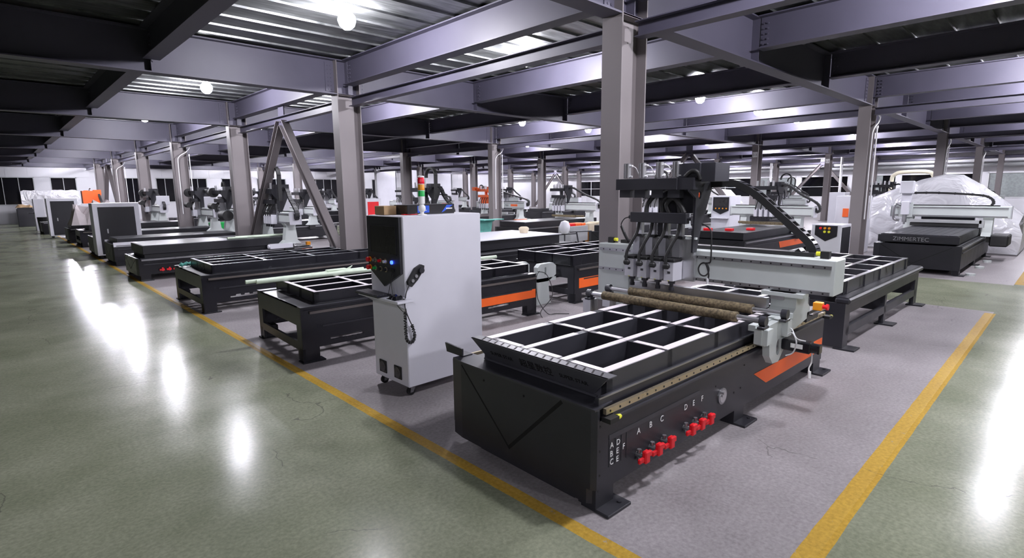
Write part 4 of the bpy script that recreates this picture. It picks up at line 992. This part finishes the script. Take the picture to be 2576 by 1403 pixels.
for i, (a, b_) in enumerate([((0,0,0.03),(1.1,0.1,0.03)), ((0.25,0.2,0.03),(1.5,0.22,0.03))]):
    tag(MB().cyl(a, b_, 0.03, 12).cyl(b_, (b_[0]+0.08, b_[1], b_[2]), 0.022, 10).build('guide_rod', 'foam', smooth=True), ['pale round rod resting nearest on the smooth black slab table', 'pale round rod lying behind another on the black slab table'][i], 'rod', loc=(4.35, 15.1, 0.806))
m = thing('cnc_router', 'black router with white rail covers and black drum beside a square white portal end', MACH, (2.40, 18.5, 0), 0.0)
bed_closed(m, 4.1, 1.5, 0.60); side_cover_rail(m, 4.1, 1.5, 0.66); slab_table(m, 0.1, 3.3, 0.08, 1.4, 0.60, 0.74)
gantry(m, 3.35, 1.5, 1.45, 0.64, head='drum', hy=0.80, endcap=True); MB().box(3.15, 3.55, -0.42, -0.38, 1.47, 1.86, 0.01).build('splash_panel', 'white', m)
MB().cyl((3.0,-0.05,1.28),(3.0,0.45,1.28),0.16,20).build('round_housing', 'rubber', m, smooth=True)
tag(MB().box(0,0.45,0,0.35,0,0.80,0.01).box(-0.02,0.47,-0.02,0.37,0.76,0.82,0.005).build('plastic_bin', 'green'), 'bright green bin behind the drum-headed router, the bigger one', 'crate', loc=(6.55, 23.9, 0))
tag(MB().box(0,0.30,0,0.35,0,0.76,0.01).box(-0.02,0.32,-0.02,0.37,0.72,0.78,0.005).build('plastic_bin', 'green'), 'smaller bright green bin beside the bigger green bin', 'crate', loc=(6.55, 24.6, 0))
def black_door_cabinet(loc, label, wx=1.75, dy=0.7, h=1.70, handle=True):
    k = thing('control_cabinet', label, 'control cabinet', loc)
    MB().box(0, wx, 0, dy, 0.10, h, 0.008).build('cabinet_body', 'white', k)
    d = MB().box(0.13, wx-0.13, -0.012, 0.0, 0.14, h-0.12, 0.004).build('door', 'black', k)
    MB().box(0.30, 0.34, -0.03, -0.012, 0.78, 0.92, 0.005).build('handle', 'steel', d)
    for x in (0.1, wx-0.1):
        for y in (0.08, dy-0.08): MB().cyl((x,y-0.02,0.04),(x,y+0.02,0.04),0.04,14).box(x-0.03,x+0.03,y-0.03,y+0.03,0.08,0.10).build('castor_wheel', 'rubber', k)
    return k
black_door_cabinet((2.30, 20.9, 0), 'white cabinet with large black door beside the aisle, the nearer one', 1.20, 0.7, 1.71)
m = thing('cnc_bed', 'small black machine bed with white front lip between the two black-door cabinets', MACH, (2.36, 21.72, 0)); bed_closed(m, 3.9, 1.5, 0.62); slab_table(m, 0.5, 3.6, 0.1, 1.3, 0.62, 0.76)
gantry(m, 3.4, 1.5, 1.45, 0.64, head='drum', hy=0.75); MB().box(3.15, 3.55, -0.42, -0.38, 1.47, 1.86, 0.01).build('splash_panel', 'white', m)
m = thing('cnc_bed', 'dark open-ended machine bed under the pale dust sheet by the aisle', MACH, (2.40, 26.0, 0)); bed_open(m, 3.8, 1.5, 0.62); slab_table(m, 0.3, 3.7, 0.1, 1.4, 0.64, 0.82)
sh_ = crumple('dust_sheet', 'cloth', 1.5, 1.3, 0.95, 7, 6, 9); tag(sh_, 'pale crumpled dust sheet heaped over a machine beside the left aisle', 'dust sheet', loc=(2.95, 26.75, 0.83))
gj = crumple('green_cloth', 'darkgreen', 0.7, 0.5, 0.22, 4, 4, 12, sh_); gj.location = (0.35, -0.52, 0.40); gj.rotation_euler = (1.1, 0, 0)
black_door_cabinet((1.95, 32.5, 0), 'white cabinet with black door further down the aisle, left of the dust sheet', 1.12, 0.7, 1.80)
m = thing('cnc_router', 'grey router bed with single spindle hood, behind the far black-door cabinet', MACH, (2.3, 28.6, 0)); bed_closed(m, 4.2, 1.5, 0.60); slab_table(m, 0.1, 3.3, 0.08, 1.4, 0.60, 0.74); gantry(m, 3.2, 1.5, 1.46, 0.64, head='drum', hy=0.8)
MB().box(3.10, 3.60, -0.42, -0.38, 1.48, 1.88, 0.01).build('splash_panel', 'white', m)
m = thing('cnc_router', 'router with bright orange head box down the left row', MACH, (1.9, 36.0, 0)); bed_closed(m, 3.8, 1.5, 0.60); gantry(m, 2.3, 1.5, 1.46, 0.62, head='orange', hy=0.55); MB().box(1.75, 2.5, 0.1, 0.7, 1.5, 2.15).build('orange_hood', 'orangepaint', m)
k = thing('control_cabinet', 'narrow plain white cabinet with a keyboard tray near the aisle end', 'control cabinet', (1.85, 40.0, 0)); MB().box(0,0.45,0,0.8,0.0,1.74,0.01).build('cabinet_body', 'white', k); MB().box(-0.25,0,0.1,0.7,0.95,1.0).build('keyboard_shelf', 'black', k)
tag(MB().box(0,0.8,0,0.9,0,1.1,0.02).box(0.05,0.75,0.05,0.85,1.1,1.18).build('waste_bin', 'graphite'), 'dark grey bin heaped with rubbish at the end of the left aisle', 'bin', loc=(1.30, 45.7, 0))
tag(crumple('rubbish', 'card', 0.85, 0.8, 0.22, 5, 5, 21), 'brown and pale rubbish heaped in the dark bin at the aisle end', 'rubbish', loc=(1.70, 46.15, 1.185))
tag(MB().cyl((0.35,0.3,0),(0.35,0.3,0.8),0.33,18,r1=0.38).build('barrel', 'rubber'), 'black barrel standing between white cabinets far down the aisle', 'barrel', loc=(1.85, 37.9, 0))
t = thing('wrapped_bale', 'long low stack wrapped in clear film against the left end wall', 'wrapped load', (1.7, 48.9, 0))
pr = random.Random(2); n = 16; pts = []
b = MB(); rows = []
for i in range(n+1):
    x = 3.1*i/n; zt_ = 2.25 + pr.uniform(-0.05, 0.05) - (0.1 if i in (0, n) else 0)
    rows.append([(x, -0.02+pr.uniform(-.03,.03), 0.02), (x, -0.03+pr.uniform(-.05,.05), 0.9), (x, 0.0+pr.uniform(-.05,.05), 1.75), (x, 0.12, zt_), (x, 1.1, zt_), (x, 1.2, 0.02)])
vs = [p for r in rows for p in r]; fs = []
for i in range(n):
    for k_ in range(5): fs.append([i*6+k_, (i+1)*6+k_, (i+1)*6+k_+1, i*6+k_+1])
fs += [list(range(6)), [n*6+k_ for k_ in range(6)][::-1]]
b.add(vs, fs); b.build('film_wrap', 'film', t, smooth=True); MB().box(0.15, 2.95, 0.2, 1.05, 0.1, 2.1).box(0.1,3.0,0.15,1.1,0,0.1).build('stacked_load', 'cloth', t)

# --- second row (between the first columns and the cross aisle)
m = thing('cnc_bed', 'bare grey open-legged machine bed with plastic scraps inside, right behind the nearest router', MACH, (7.44, 1.88, 0), -0.016)
b = MB(); Lb, Wb, zb_ = 3.9, 1.5, 0.66
for y0, y1 in ((0, 0.06), (Wb-0.06, Wb)):
    b.box(0, Lb, y0, y1, 0.44, zb_-0.08); b.box(0.1, Lb-0.1, y0, y1, 0.16, 0.27)
    for x in (0.0, 1.85, Lb-0.2): b.box(x, x+(0.09 if x == 1.85 else 0.20), y0, y1, 0.02, 0.44)
b.box(0, 0.03, 0.06, Wb-0.06, 0.02, zb_-0.08); b.box(Lb-0.03, Lb, 0.06, Wb-0.06, 0.16, zb_-0.08); b.box(1.85, 1.9, 0.06, Wb-0.06, 0.2, zb_-0.08)
b.build('bed_frame', 'graphite', m)
for x in (0.0, 1.80, Lb-0.22):
    for y0, s in ((0, 1), (Wb, -1)): MB().box(x-0.02, x+0.22, y0-0.14*s, y0+0.10*s, 0, 0.02, 0.005).build('foot', 'black', m)
for y0, y1 in ((-0.05, 0.12), (Wb-0.12, Wb+0.05)): MB().box(-0.02, Lb+0.04, y0, y1, zb_-0.08, zb_-0.01, 0.02).box(0, Lb, y0+0.03, y1, zb_-0.01, zb_).build('rail_ledge', 'graphite', m)
grid_table(m, 0.15, 3.42, 0.08, 1.30, 0.665, 0.83, 5, 3, top='steel', body='graphite', ribs=True, wide=0.06)
sc_ = crumple('plastic_scraps', 'label', 0.5, 0.45, 0.10, 7, 6, 5); tag(sc_, 'white crumpled plastic scraps lying in the grey bed right of the gantry', 'scraps', loc=(8.05, 2.35, 0.70)); 
m = thing('cnc_bed', 'black open-frame bed with thin white grid edges and orange stripe, behind the near column', MACH, (7.30, 6.05, 0), -0.02)
bed_open(m, 3.8, 1.50, 0.66, None, (0.12, 3.7, 0.26, 0.44)); grid_table(m, -0.05, 3.7, 0.02, 1.40, 0.67, 0.86, 4, 3, wide=0.035)
wl_ = thing('gantry_side_leg', 'loose white portal side legs with slotted heads standing on the floor', 'machine part', (6.93, 6.47, 0))
for dx, dy in ((0,0),(-0.25,0.42)):
    MB(lambda p, dx=dx, dy=dy: (p[0]+dx, p[1]+dy, p[2])).plate([(-0.17,0.44),(-0.17,0.66),(-0.10,0.715),(0.22,0.715),(0.30,0.66),(0.30,0.50),(0.10,0.40),(0.13,0.05),(0.18,0.0),(-0.17,0.0)], [[(0.0,0.52),(0.04,0.52),(0.04,0.65),(0.0,0.65)]], 'y', -0.05, 0.05).box(-0.17,0.30,-0.05,0.22,0.40,0.46).build('side_leg', 'offwhite', wl_)
m = thing('cnc_bed', 'black bed carrying a big white sheet top with a cap on it', MACH, (6.9, 8.75, 0), -0.02)
bed_closed(m, 3.6, 1.75, 0.70, stripe=(0.15, 0.75, 0.36, 0.46)); MB().box(-0.1, 3.0, 0.0, 1.7, 0.72, 0.93).build('table_body', 'black', m); MB().box(-0.12, 3.05, -0.03, 1.75, 0.93, 0.945).build('sheet_top', 'white', m)
cp_ = thing('peaked_cap', 'beige cap lying on the white sheet top', 'cap', (9.5, 9.5, 0.948)); MB().lathe([(0.10,0),(0.11,0.04),(0.13,0.09),(0.125,0.12),(0.08,0.15),(0.001,0.155)], n=20).build('crown', 'cardpale', cp_, smooth=True); MB().prism([(-0.10,-0.03),(0.02,-0.12),(0.05,-0.08),(0.04,0.08),(-0.05,0.10)],'z',0.015,0.025).build('peak', 'cardpale', cp_)
m = thing('cnc_bed', 'dark router with tall black chain arch and big black head box, behind the signal beacon', MACH, (6.9, 13.1, 0)); bed_closed(m, 3.9, 1.6, 0.64, stripe=(0.2, 1.3, 0.42, 0.56)); slab_table(m, 0.3, 3.6, 0.1, 1.5, 0.64, 0.80); gantry(m, 2.6, 1.6, 1.46, 0.64, head='tall', hy=0.42)
MB().tube(smooth_path([(-0.1,-0.15,0.03),(0.25,-0.25,0.16),(0.7,-0.2,0.22),(1.05,-0.1,0.05)]), 0.06, 8).build('orange_hose', 'orangepaint', m, smooth=True)
gb = thing('plastic_bin', 'teal folding bin on the floor stack behind the white sheet top', 'bin', (9.0, 10.95, 0.86)); MB().prism([(0,0),(0.7,0),(0.76,0.32),(-0.06,0.32)], 'y', 0, 0.5).box(-0.09,0.79,-0.04,0.54,0.31,0.36).build('bin_body', 'teal', gb); MB().box(0.2,0.9,-0.3,-0.05,0.36,0.38).build('bin_lid','teal',gb)
tag(MB().box(-0.1, 0.9, 0.0, 0.7, 0, 0.86).build('steel_plinth', 'black'), 'plain dark plinth holding the teal bin', 'plinth', loc=(9.05, 10.85, 0))
m = thing('cnc_router', 'second-row router with black spindle head and black slab bed, left of the broad column', MACH, (6.8, 22.2, 0)); bed_closed(m, 4.0, 1.5, 0.62); slab_table(m, 0.1, 3.4, 0.1, 1.4, 0.62, 0.8); gantry(m, 2.8, 1.5, 1.36, 0.64, head='multi', hy=0.5)
m = thing('cnc_router', 'second-row router whose head has a round tool drum, far left', MACH, (7.2, 28.0, 0)); bed_closed(m, 4.0, 1.5, 0.62); gantry(m, 2.8, 1.5, 1.42, 0.62, head='drum', hy=0.6)
m = thing('cnc_router', 'second-row router with tall black chain arch over the head, far left', MACH, (7.4, 34.5, 0)); bed_closed(m, 4.0, 1.5, 0.62); gantry(m, 2.8, 1.5, 1.42, 0.62, head='tall', hy=0.6)
m = thing('red_panel_cabinet', 'small white cabinet with dark red window panel left of the broad column', 'cabinet', (10.2, 18.6, 0)); MB().box(0,0.7,0,0.6,0.0,1.72,0.01).build('cabinet_body','white',m); MB().box(0.12,0.58,-0.012,0,0.7,1.6).build('red_panel','red',m)

# --- workshop clutter between the beds
ct = thing('tool_cart', 'scuffed grey steel tool cart loaded with orange trays near the broad column', 'cart', (15.15, 12.75, 0))
MB().box(0,1.0,0,0.6,0.10,0.66,0.01).build('cart_body', 'duct', ct)
for x in (0.1,0.9):
    for y in (0.1,0.5): MB().cyl((x,y-0.02,0.05),(x,y+0.02,0.05),0.05,12).build('castor_wheel','rubber',ct)
for x, w_, mn, lb in ((0.02,0.36,'red','red'),(0.40,0.32,'orangepaint','orange'),(0.74,0.24,'orangepaint','small orange')):
    tag(MB().box(0,w_,0,0.4,0,0.09,0.01).build('parts_tray', mn), '%s parts tray on top of the grey tool cart' % lb, 'tray', loc=(15.15+x, 12.85, 0.662))
tag(MB().box(0,0.45,0,0.45,0,0.30,0.004).build('cardboard_box','cardpale'), 'pale printed carton beside the tool cart, left of two', 'box', loc=(16.3, 12.8, 0.422))
tag(MB().box(0,0.65,0,0.45,0,0.32,0.004).build('cardboard_box','cardpale'), 'pale printed carton against the broad column, right of two', 'box', loc=(16.78, 12.8, 0.422))
tb = thing('plastic_tote', 'yellow-brown tote under the two pale cartons', 'tote', (16.5, 12.8, 0)); MB().prism([(0.05,0),(0.85,0),(0.92,0.40),(-0.02,0.40)],'y',0,0.5).build('tote_body','amber',tb); MB().box(-0.04,0.94,-0.03,0.53,0.38,0.418).box(0.35,0.55,-0.012,0,0.26,0.31).build('tote_rim','card',tb)
hh = thing('shop_fan', 'white round fan head on a dark swing stand beside the tool cart', 'fan', (12.9, 11.1, 0))
MB().cyl((0,0,0.02),(0,0,0.72),0.02,8).cyl((0,0,0),(0,0,0.03),0.20,18).bar((-0.5,0,0.62),(0.6,0,0.60),0.03,0.03).build('stand', 'graphite', hh)
MB().lathe([(0.02,0),(0.10,0.02),(0.16,0.12),(0.17,0.25),(0.12,0.38),(0.02,0.42)], c=(0.0,0,0.62), n=18).build('fan_shell','white',hh,smooth=True)
st = thing('drill_stand', 'thin dark steel prop leaning by the sheet-topped bed', 'stand', (10.55, 8.55, 0)); MB().bar((0.1,0.0,0.0),(-0.05,0.1,0.95),0.03,0.03).bar((-0.3,0.1,0.96),(0.55,0.1,0.94),0.025,0.025).build('prop','graphite',st)

# --- third block beyond the cross aisle
m = thing('cnc_router', 'white-portal router with single spindle hood and lettered black tray beyond the right cross aisle', MACH, (15.4, 1.75, 0), 0.0)
bed_closed(m, 5.0, 1.66, 0.66); tr_ = MB().box(0.03, 0.10, 0.06, 1.60, 0.70, 0.86).build('dust_tray', 'black', m)
text_mb('ZIMMERTEC', 0.13, (0.028, 1.30, 0.735), (0,-1,0), (0,0,1), 0.001).build('lettering', 'steel', tr_)
slab_table(m, 0.1, 4.4, 0.10, 1.56, 0.68, 0.88); gantry(m, 3.7, 1.66, 1.44, 0.66, head='single', hy=0.86)
MB().box(3.35, 3.5, 0.05, 1.6, 1.0, 1.08).box(3.35,3.5,0.0,0.1,0.9,1.08).build('dust_hood', 'duct', m); MB().box(3.4,3.62,0.05,1.6,0.90,0.99).build('brush_skirt', 'rubber', m)
MB().box(3.6, 4.5, -0.5, -0.12, 0.40, 0.70, 0.03).build('chain_box', 'rubber', m); MB().box(4.3,4.5,0.3,1.5,0.9,1.3).build('rear_column','black',m)
for x in (0.35, 1.9, 3.4): MB().cyl((x,-0.16,0.0),(x,-0.16,0.05),0.09,14).build('levelling_pad','offwhite',m)
k = thing('control_cabinet', 'short white cabinet with black pointed panel and black door beside the thick right column', 'control cabinet', (13.85, 3.72, 0))
MB().box(0,0.75,0,0.62,0.06,1.14,0.01).build('cabinet_body','white',k)
pa2 = MB().prism([(0.08,1.12),(0.54,1.12),(0.54,0.90),(0.31,0.76),(0.08,0.88)],'x',-0.02,0.0).build('operator_panel','black',k)
for i, (y, z, mn) in enumerate([(0.42,1.06,'red'),(0.33,1.06,'amber'),(0.24,1.06,'amber'),(0.33,0.98,'yellow'),(0.24,0.98,'yellow')]): MB().cyl((-0.02,y,z),(-0.045,y,z),0.028,12).build('button',mn,pa2)
MB().box(0.05,0.66,-0.012,0,0.1,1.08).build('door','black',k); MB().box(-0.03,0.05,0.64,0.70,0.12,1.0,0.01).build('side_rail','rubber',k)
for x in (0.1,0.65):
    for y in (0.08,0.54): MB().cyl((x,y-0.02,0.03),(x,y+0.02,0.03),0.03,12).build('castor_wheel','rubber',k)
k = thing('control_cabinet', 'tall white cabinet with hanging grey lead, right of the thick right column', 'control cabinet', (18.6, 4.5, 0)); MB().box(0,1.0,0,0.7,0.0,1.72,0.01).build('cabinet_body','white',k); MB().tube(smooth_path([(-0.01,0.2,1.4),(-0.04,0.1,1.2),(-0.03,0.2,0.9)]),0.012,6).build('lead','duct',k); MB().box(-0.03,0,0.35,0.5,1.1,1.35).build('pendant','orangepaint',k)
for i,(dz) in enumerate((0.12,0.30)):
    tag(MB().cyl((0,0,0),(0,0.75,0),0.07,12).build('wrapped_roll','orangepaint',smooth=True), ['lower','upper'][i]+' orange-wrapped roll beside the lettered black router front', 'roll', loc=(15.9, 3.55, 0.07 if i==0 else 0.21))
w_ = thing('wrapped_machine', 'tall machine wrapped in shiny clear plastic film behind the right-hand router', 'wrapped machine', (21.2, 1.7, 0))
rn = random.Random(8)
prof = [(-0.25,[0.55,1.25,1.55,1.50]),(0.3,[0.6,1.35,1.75,1.7]),(1.2,[0.6,1.5,2.2,1.95]),(1.8,[0.6,1.5,2.38,2.0]),(2.3,[0.6,1.45,2.32,2.0]),(3.2,[0.6,1.3,1.95,1.7]),(4.4,[0.5,1.1,1.5,1.4])]
rows = []
for yy, hts in [(-0.55,(0.9,1.15)),(-0.1,(1.25,1.5)),(0.5,(1.75,2.0)),(0.9,(2.15,2.32)),(1.4,(2.2,2.35)),(2.0,(2.0,2.2)),(2.8,(1.7,1.85)),(3.6,(1.4,1.5))]:
    a, c_ = hts; j = lambda s_=0.06: rn.uniform(-s_, s_)
    rows.append([(-0.3+j(), yy, 0.04), (-0.42+j(), yy+j(), a*0.35), (-0.35+j(), yy+j(), a*0.7), (-0.15+j(), yy+j(), a), (0.5+j(), yy+j(), c_), (1.2+j(), yy+j(), c_-0.05), (2.2+j(), yy+j(), a*0.8), (2.7, yy, 0.6), (2.7, yy, 0.04)])
n = len(rows); mm_ = len(rows[0]); vs = [p for r in rows for p in r]; fs = []
for i in range(n-1):
    for q in range(mm_-1): fs.append([i*mm_+q, (i+1)*mm_+q, (i+1)*mm_+q+1, i*mm_+q+1])
fs += [list(range(mm_)), [(n-1)*mm_+q for q in range(mm_)][::-1]]
fo = MB().add(vs, fs).build('film_wrap','film',w_,smooth=True)
MB().box(-0.1,2.5,0.2,2.9,0.1,0.7).box(0.3,0.7,0.0,3.0,1.1,1.35).box(0.25,0.75,0.9,1.6,1.2,2.0).build('machine_body','black',w_); MB().box(-0.12,-0.1,0.3,2.8,0.9,1.2).build('portal_panel','duct',w_)
# routers of the third block, going left
third = [
 ((14.0, 5.95), 4.9, 'multi', 'black router with valve-red parts on its bed, half hidden by the near cable chain', dict(hy=0.55), (2.3, 4.5, 0.27, 0.46), 'near'),
 ((14.3, 9.7), 4.6, 'tall', 'third-block router with tall arch, behind the four-spindle gantry', dict(hy=0.7), None, None),
 ((13.9, 13.9), 5.0, 'multi', 'long black slab bed router with black head, left of the broad column', dict(hy=0.75), None, 'slab'),
 ((14.4, 18.5), 4.6, 'orange', 'router with bright orange spindle head and orange-footed portal legs', dict(hy=0.80, foot='orangepaint'), (0.3, 1.1, 0.28, 0.42), 'logo'),
 ((14.4, 23.4), 4.6, 'single', 'router with red-labelled white beam, left of the orange-headed router', dict(hy=0.6), None, 'redlabel'),
 ((14.4, 27.2), 4.6, 'tall', 'router with big black chain arch above the blue printed box', dict(hy=0.45), None, None),
 ((14.4, 31.4), 4.6, 'multi', 'far black-headed router two rows behind the signal beacon', dict(hy=0.5), None, None),
 ((14.4, 37.0), 4.6, 'drum', 'far drum-headed router in the third block near the left wall', dict(hy=0.5), None, None)]
for (x, y), L_, hd_, lb, kw, stp, extra in third:
    Wt = 2.5 if extra == 'logo' else 1.55
    m = thing('cnc_router', lb, MACH, (x, y, 0)); bed_closed(m, L_, Wt, 0.62, stripe=stp)
    slab_table(m, 0.15, L_-0.6, 0.1, Wt-0.1, 0.62, 0.82, top='mdf' if extra != 'near' else 'mdf')
    bmo = gantry(m, L_*0.72 if extra != 'logo' else L_*0.80, Wt, 1.42, 0.62, head=hd_, **kw)
    gx = L_*0.72 if extra != 'logo' else L_*0.80
    if extra == 'logo':
        MB().box(gx-0.004,gx,0.0,0.45,1.22,1.32).build('orange_label','orangepaint',bmo); text_mb('Mate', 0.12, (gx-0.003, 0.85, 1.23), (0,-1,0), (0,0,1), 0.001).build('lettering','rubber',bmo)
    if extra == 'redlabel': MB().box(gx-0.004,gx,0.1,0.55,1.21,1.32).build('red_label','red',bmo)
    if extra == 'near':
        for i, (px_, py_, w2) in enumerate(((0.3,1.1,0.16),(0.55,0.6,0.14),(1.1,0.25,0.14))): tag(MB().box(0,w2,0,0.2,0,0.07,0.008).build('red_part','red'), ['left-hand','middle','right-hand'][i]+' small red part on the tray of the third-block router', 'part', loc=(x+px_, y+py_, 0.83))
        MB().box(0.02,0.12,0.05,1.5,0.66,0.84).build('dust_tray','black',m)
    MB().box(gx-0.5,gx-0.42,0.2,1.4,0.88,0.96).cyl((gx-0.3,-0.1,0.92),(gx-0.3,1.6,0.92),0.04,12).build('roller','brush' if hd_=='multi' else 'aluminium',m,smooth=True)
# fourth block far away
fourth = [((25.0, 5.2), 'multi', 'far black-headed router before the back wall, right of the second thick column'), ((25.0, 9.6), 'tall', 'far router with arched chain framed by the near cable chain'),
 ((25.2, 14.0), 'orange', 'far router with an orange head beyond the broad column'), ((25.0, 18.6), 'multi', 'far grey-white router under the far chevron brace'),
 ((25.0, 23.4), 'single', 'far single-spindle router in the fourth block'), ((25.0, 29.0), 'drum', 'far drum-headed router in the fourth block'),
 ((25.0, 35.0), 'multi', 'distant black-headed router by the left wall windows'),
 ((35.4, 3.4), 'single', 'most distant hooded router beyond the wrapped machine'), ((35.4, 8.0), 'multi', 'most distant black-headed router, first by the back wall'),
 ((35.4, 13.0), 'tall', 'most distant arched router by the back wall'), ((35.4, 19.0), 'orange', 'most distant orange-headed router by the back wall'), ((35.4, 26.0), 'multi', 'most distant black-headed router in the far corner')]
for (x, y), hd_, lb in fourth:
    m = thing('cnc_router', lb, MACH, (x, y, 0)); bed_closed(m, 4.3, 1.5, 0.62); slab_table(m, 0.15, 3.7, 0.1, 1.4, 0.62, 0.8); gantry(m, 3.0, 1.5, 1.44, 0.62, head=hd_, hy=0.55)
def plain_cabinet(loc, label, w_=0.8, d=0.7, h=1.72, panel=True):
    k = thing('control_cabinet', label, 'control cabinet', loc); MB().box(0,w_,0,d,0.06,h,0.01).build('cabinet_body','white',k)
    if panel:
        p_ = MB().prism([(0.06,h-0.05),(d-0.06,h-0.05),(d-0.06,h-0.52),(d/2,h-0.66),(0.06,h-0.52)],'x',-0.02,0).build('operator_panel','black',k)
        MB().box(-0.024,-0.02,0.12,d-0.12,h-0.36,h-0.10).build('screen','screen',p_)
        for q in range(4): MB().cyl((-0.02,0.14+q*0.13,h-0.45),(-0.035,0.14+q*0.13,h-0.45),0.025,10).build('button','amber',p_)
        MB().box(-0.2,0,0.05,d-0.05,0.92,0.95).build('keyboard_shelf','white',k)
    for x in (0.1,w_-0.1):
        for y in (0.08,d-0.08): MB().cyl((x,y-0.02,0.03),(x,y+0.02,0.03),0.03,10).build('castor_wheel','rubber',k)
plain_cabinet((18.9, 8.6, 0), 'white cabinet with black pointed operator panel, framed under the near cable chain')
plain_cabinet((19.2, 25.4, 0), 'white cabinet right of the blue printed box, far back', panel=False)
plain_cabinet((20.6, 12.0, 0), 'white cabinet left of the four-spindle head, far back')
plain_cabinet((9.6, 25.4, 0), 'white cabinet with panel behind the brace by the left row')
plain_cabinet((30.6, 8.2, 0), 'white cabinet beyond the second thick column, far back', panel=False)
plain_cabinet((21.0, 30.0, 0), 'white cabinet far behind the signal beacon', panel=False)
for i, (x, y, s_, lb) in enumerate([(23.4, 16.6, 1.0, 'low machine shrouded in white film beyond the broad column'), (31.5, 15.0, 1.1, 'film-shrouded peaked load far beyond the black-headed routers'), (22.6, 13.2, 0.8, 'small peaked film cover right of the dark head')]):
    t = thing('shrouded_load', lb, 'wrapped load', (x, y, 0))
    MB().prism([(-1.2*s_,0.0),(1.2*s_,0.0),(1.0*s_,1.1*s_),(0.2*s_,1.75*s_),(-0.3*s_,1.7*s_),(-1.0*s_,1.0*s_)],'x',-0.6*s_,0.6*s_).build('film_wrap','label',t)

# tall bright partition boards near the far left wall
for i, (x0, x1, h, lb) in enumerate([(25.4, 27.4, 3.9, 'tall glossy white partition board left of the beacon, near the far wall'), (29.0, 29.7, 3.9, 'narrow white partition board just right of a far column'), (30.6, 33.8, 3.6, 'wide white partition board behind the black chain arch')]):
    t = thing('partition_board', lb, 'partition', (x0, 44.0, 0)); MB().box(0, x1-x0, 0, 0.06, 0.08, h, 0.01).build('panel', 'white', t)
    MB().box(-0.03,0.0,-0.1,0.2,0,h).box(x1-x0,x1-x0+0.03,-0.1,0.2,0,h).build('post','duct',t)

# conduits and signs on columns
def conduit(i, j, label, s=1):
    x = GX0+i*GXS; y = GY0+j*GYS
    a = [(x-0.10, y-0.16, 1.2), (x-0.10, y-0.16, 3.0), (x-0.05, y-0.17, 3.35), (x+0.18, y-0.20, 3.52), (x+0.30, y-0.2, 3.66), (x+0.33, y-0.16, 3.72)]
    t = thing('conduit', label, 'conduit', (x, y, 0)); L0 = Vector((x, y, 0))
    MB().tube([Vector(p)-L0 for p in smooth_path(a, 4)], 0.016, 8).build('bent_pipe','pipe',t,smooth=True)
    MB().cyl((0.30,-0.16,1.2),(0.30,-0.16,3.40),0.018,8).cyl((0.30,-0.16,3.4),(0.30,-0.16,3.46),0.028,8).build('straight_pipe','pipe',t,smooth=True)
conduit(1, 0, 'white bent conduit pair on the thick column at the right'); conduit(2, 0, 'white conduit pair on the second column at the right'); conduit(0, 3, 'white bent conduit on a column in the left row')
conduit(1, 2, 'white conduit pair above the orange-headed router'); conduit(0, 5, 'white bent conduit on a far column in the left row'); conduit(1, 4, 'white conduit on a far middle column'); conduit(3, 0, 'white conduit pair on the far right column')
for i, j, tx in ((2,1,'2-3'),(2,3,'2-5'),(3,1,'1-3')):
    x = GX0+i*GXS; y = GY0+j*GYS
    t = thing('column_sign', 'small white number sign %s high on a grey column' % tx, 'sign', (x-0.256, y+0.10, 3.35)); MB().box(-0.004, 0, -0.22, 0.0, 0, 0.24).build('plate','label',t)
    text_mb(tx, 0.14, (-0.005, -0.01, 0.06), (0,-1,0), (0,0,1), 0.001).build('lettering','graphite',t)
t = thing('exhaust_pipe', 'bent cream exhaust pipe near the back wall behind the right-hand router', 'pipe', (44.0, 8.2, 0)); MB().tube(smooth_path([(0,0.9,0.0),(0,0.9,2.3),(0,0.75,2.75),(0,0.3,2.9),(0,-0.9,2.9),(0,-1.3,2.7),(0,-1.4,2.2)],4), 0.12, 12).build('bent_pipe','cream',t,smooth=True)
t = thing('drain_pipe', 'tall white drain pipe near the back wall, the one to the left', 'pipe', (45.6, 17.6, 0)); MB().cyl((0,0,0),(0,0,4.2),0.09,12).build('straight_pipe','pipe',t,smooth=True)
t = thing('drain_pipe', 'tall white drain pipe beside the thick right column', 'pipe', (45.6, 12.6, 0)); MB().cyl((0,0,0),(0,0,4.2),0.09,12).build('straight_pipe','pipe',t,smooth=True)
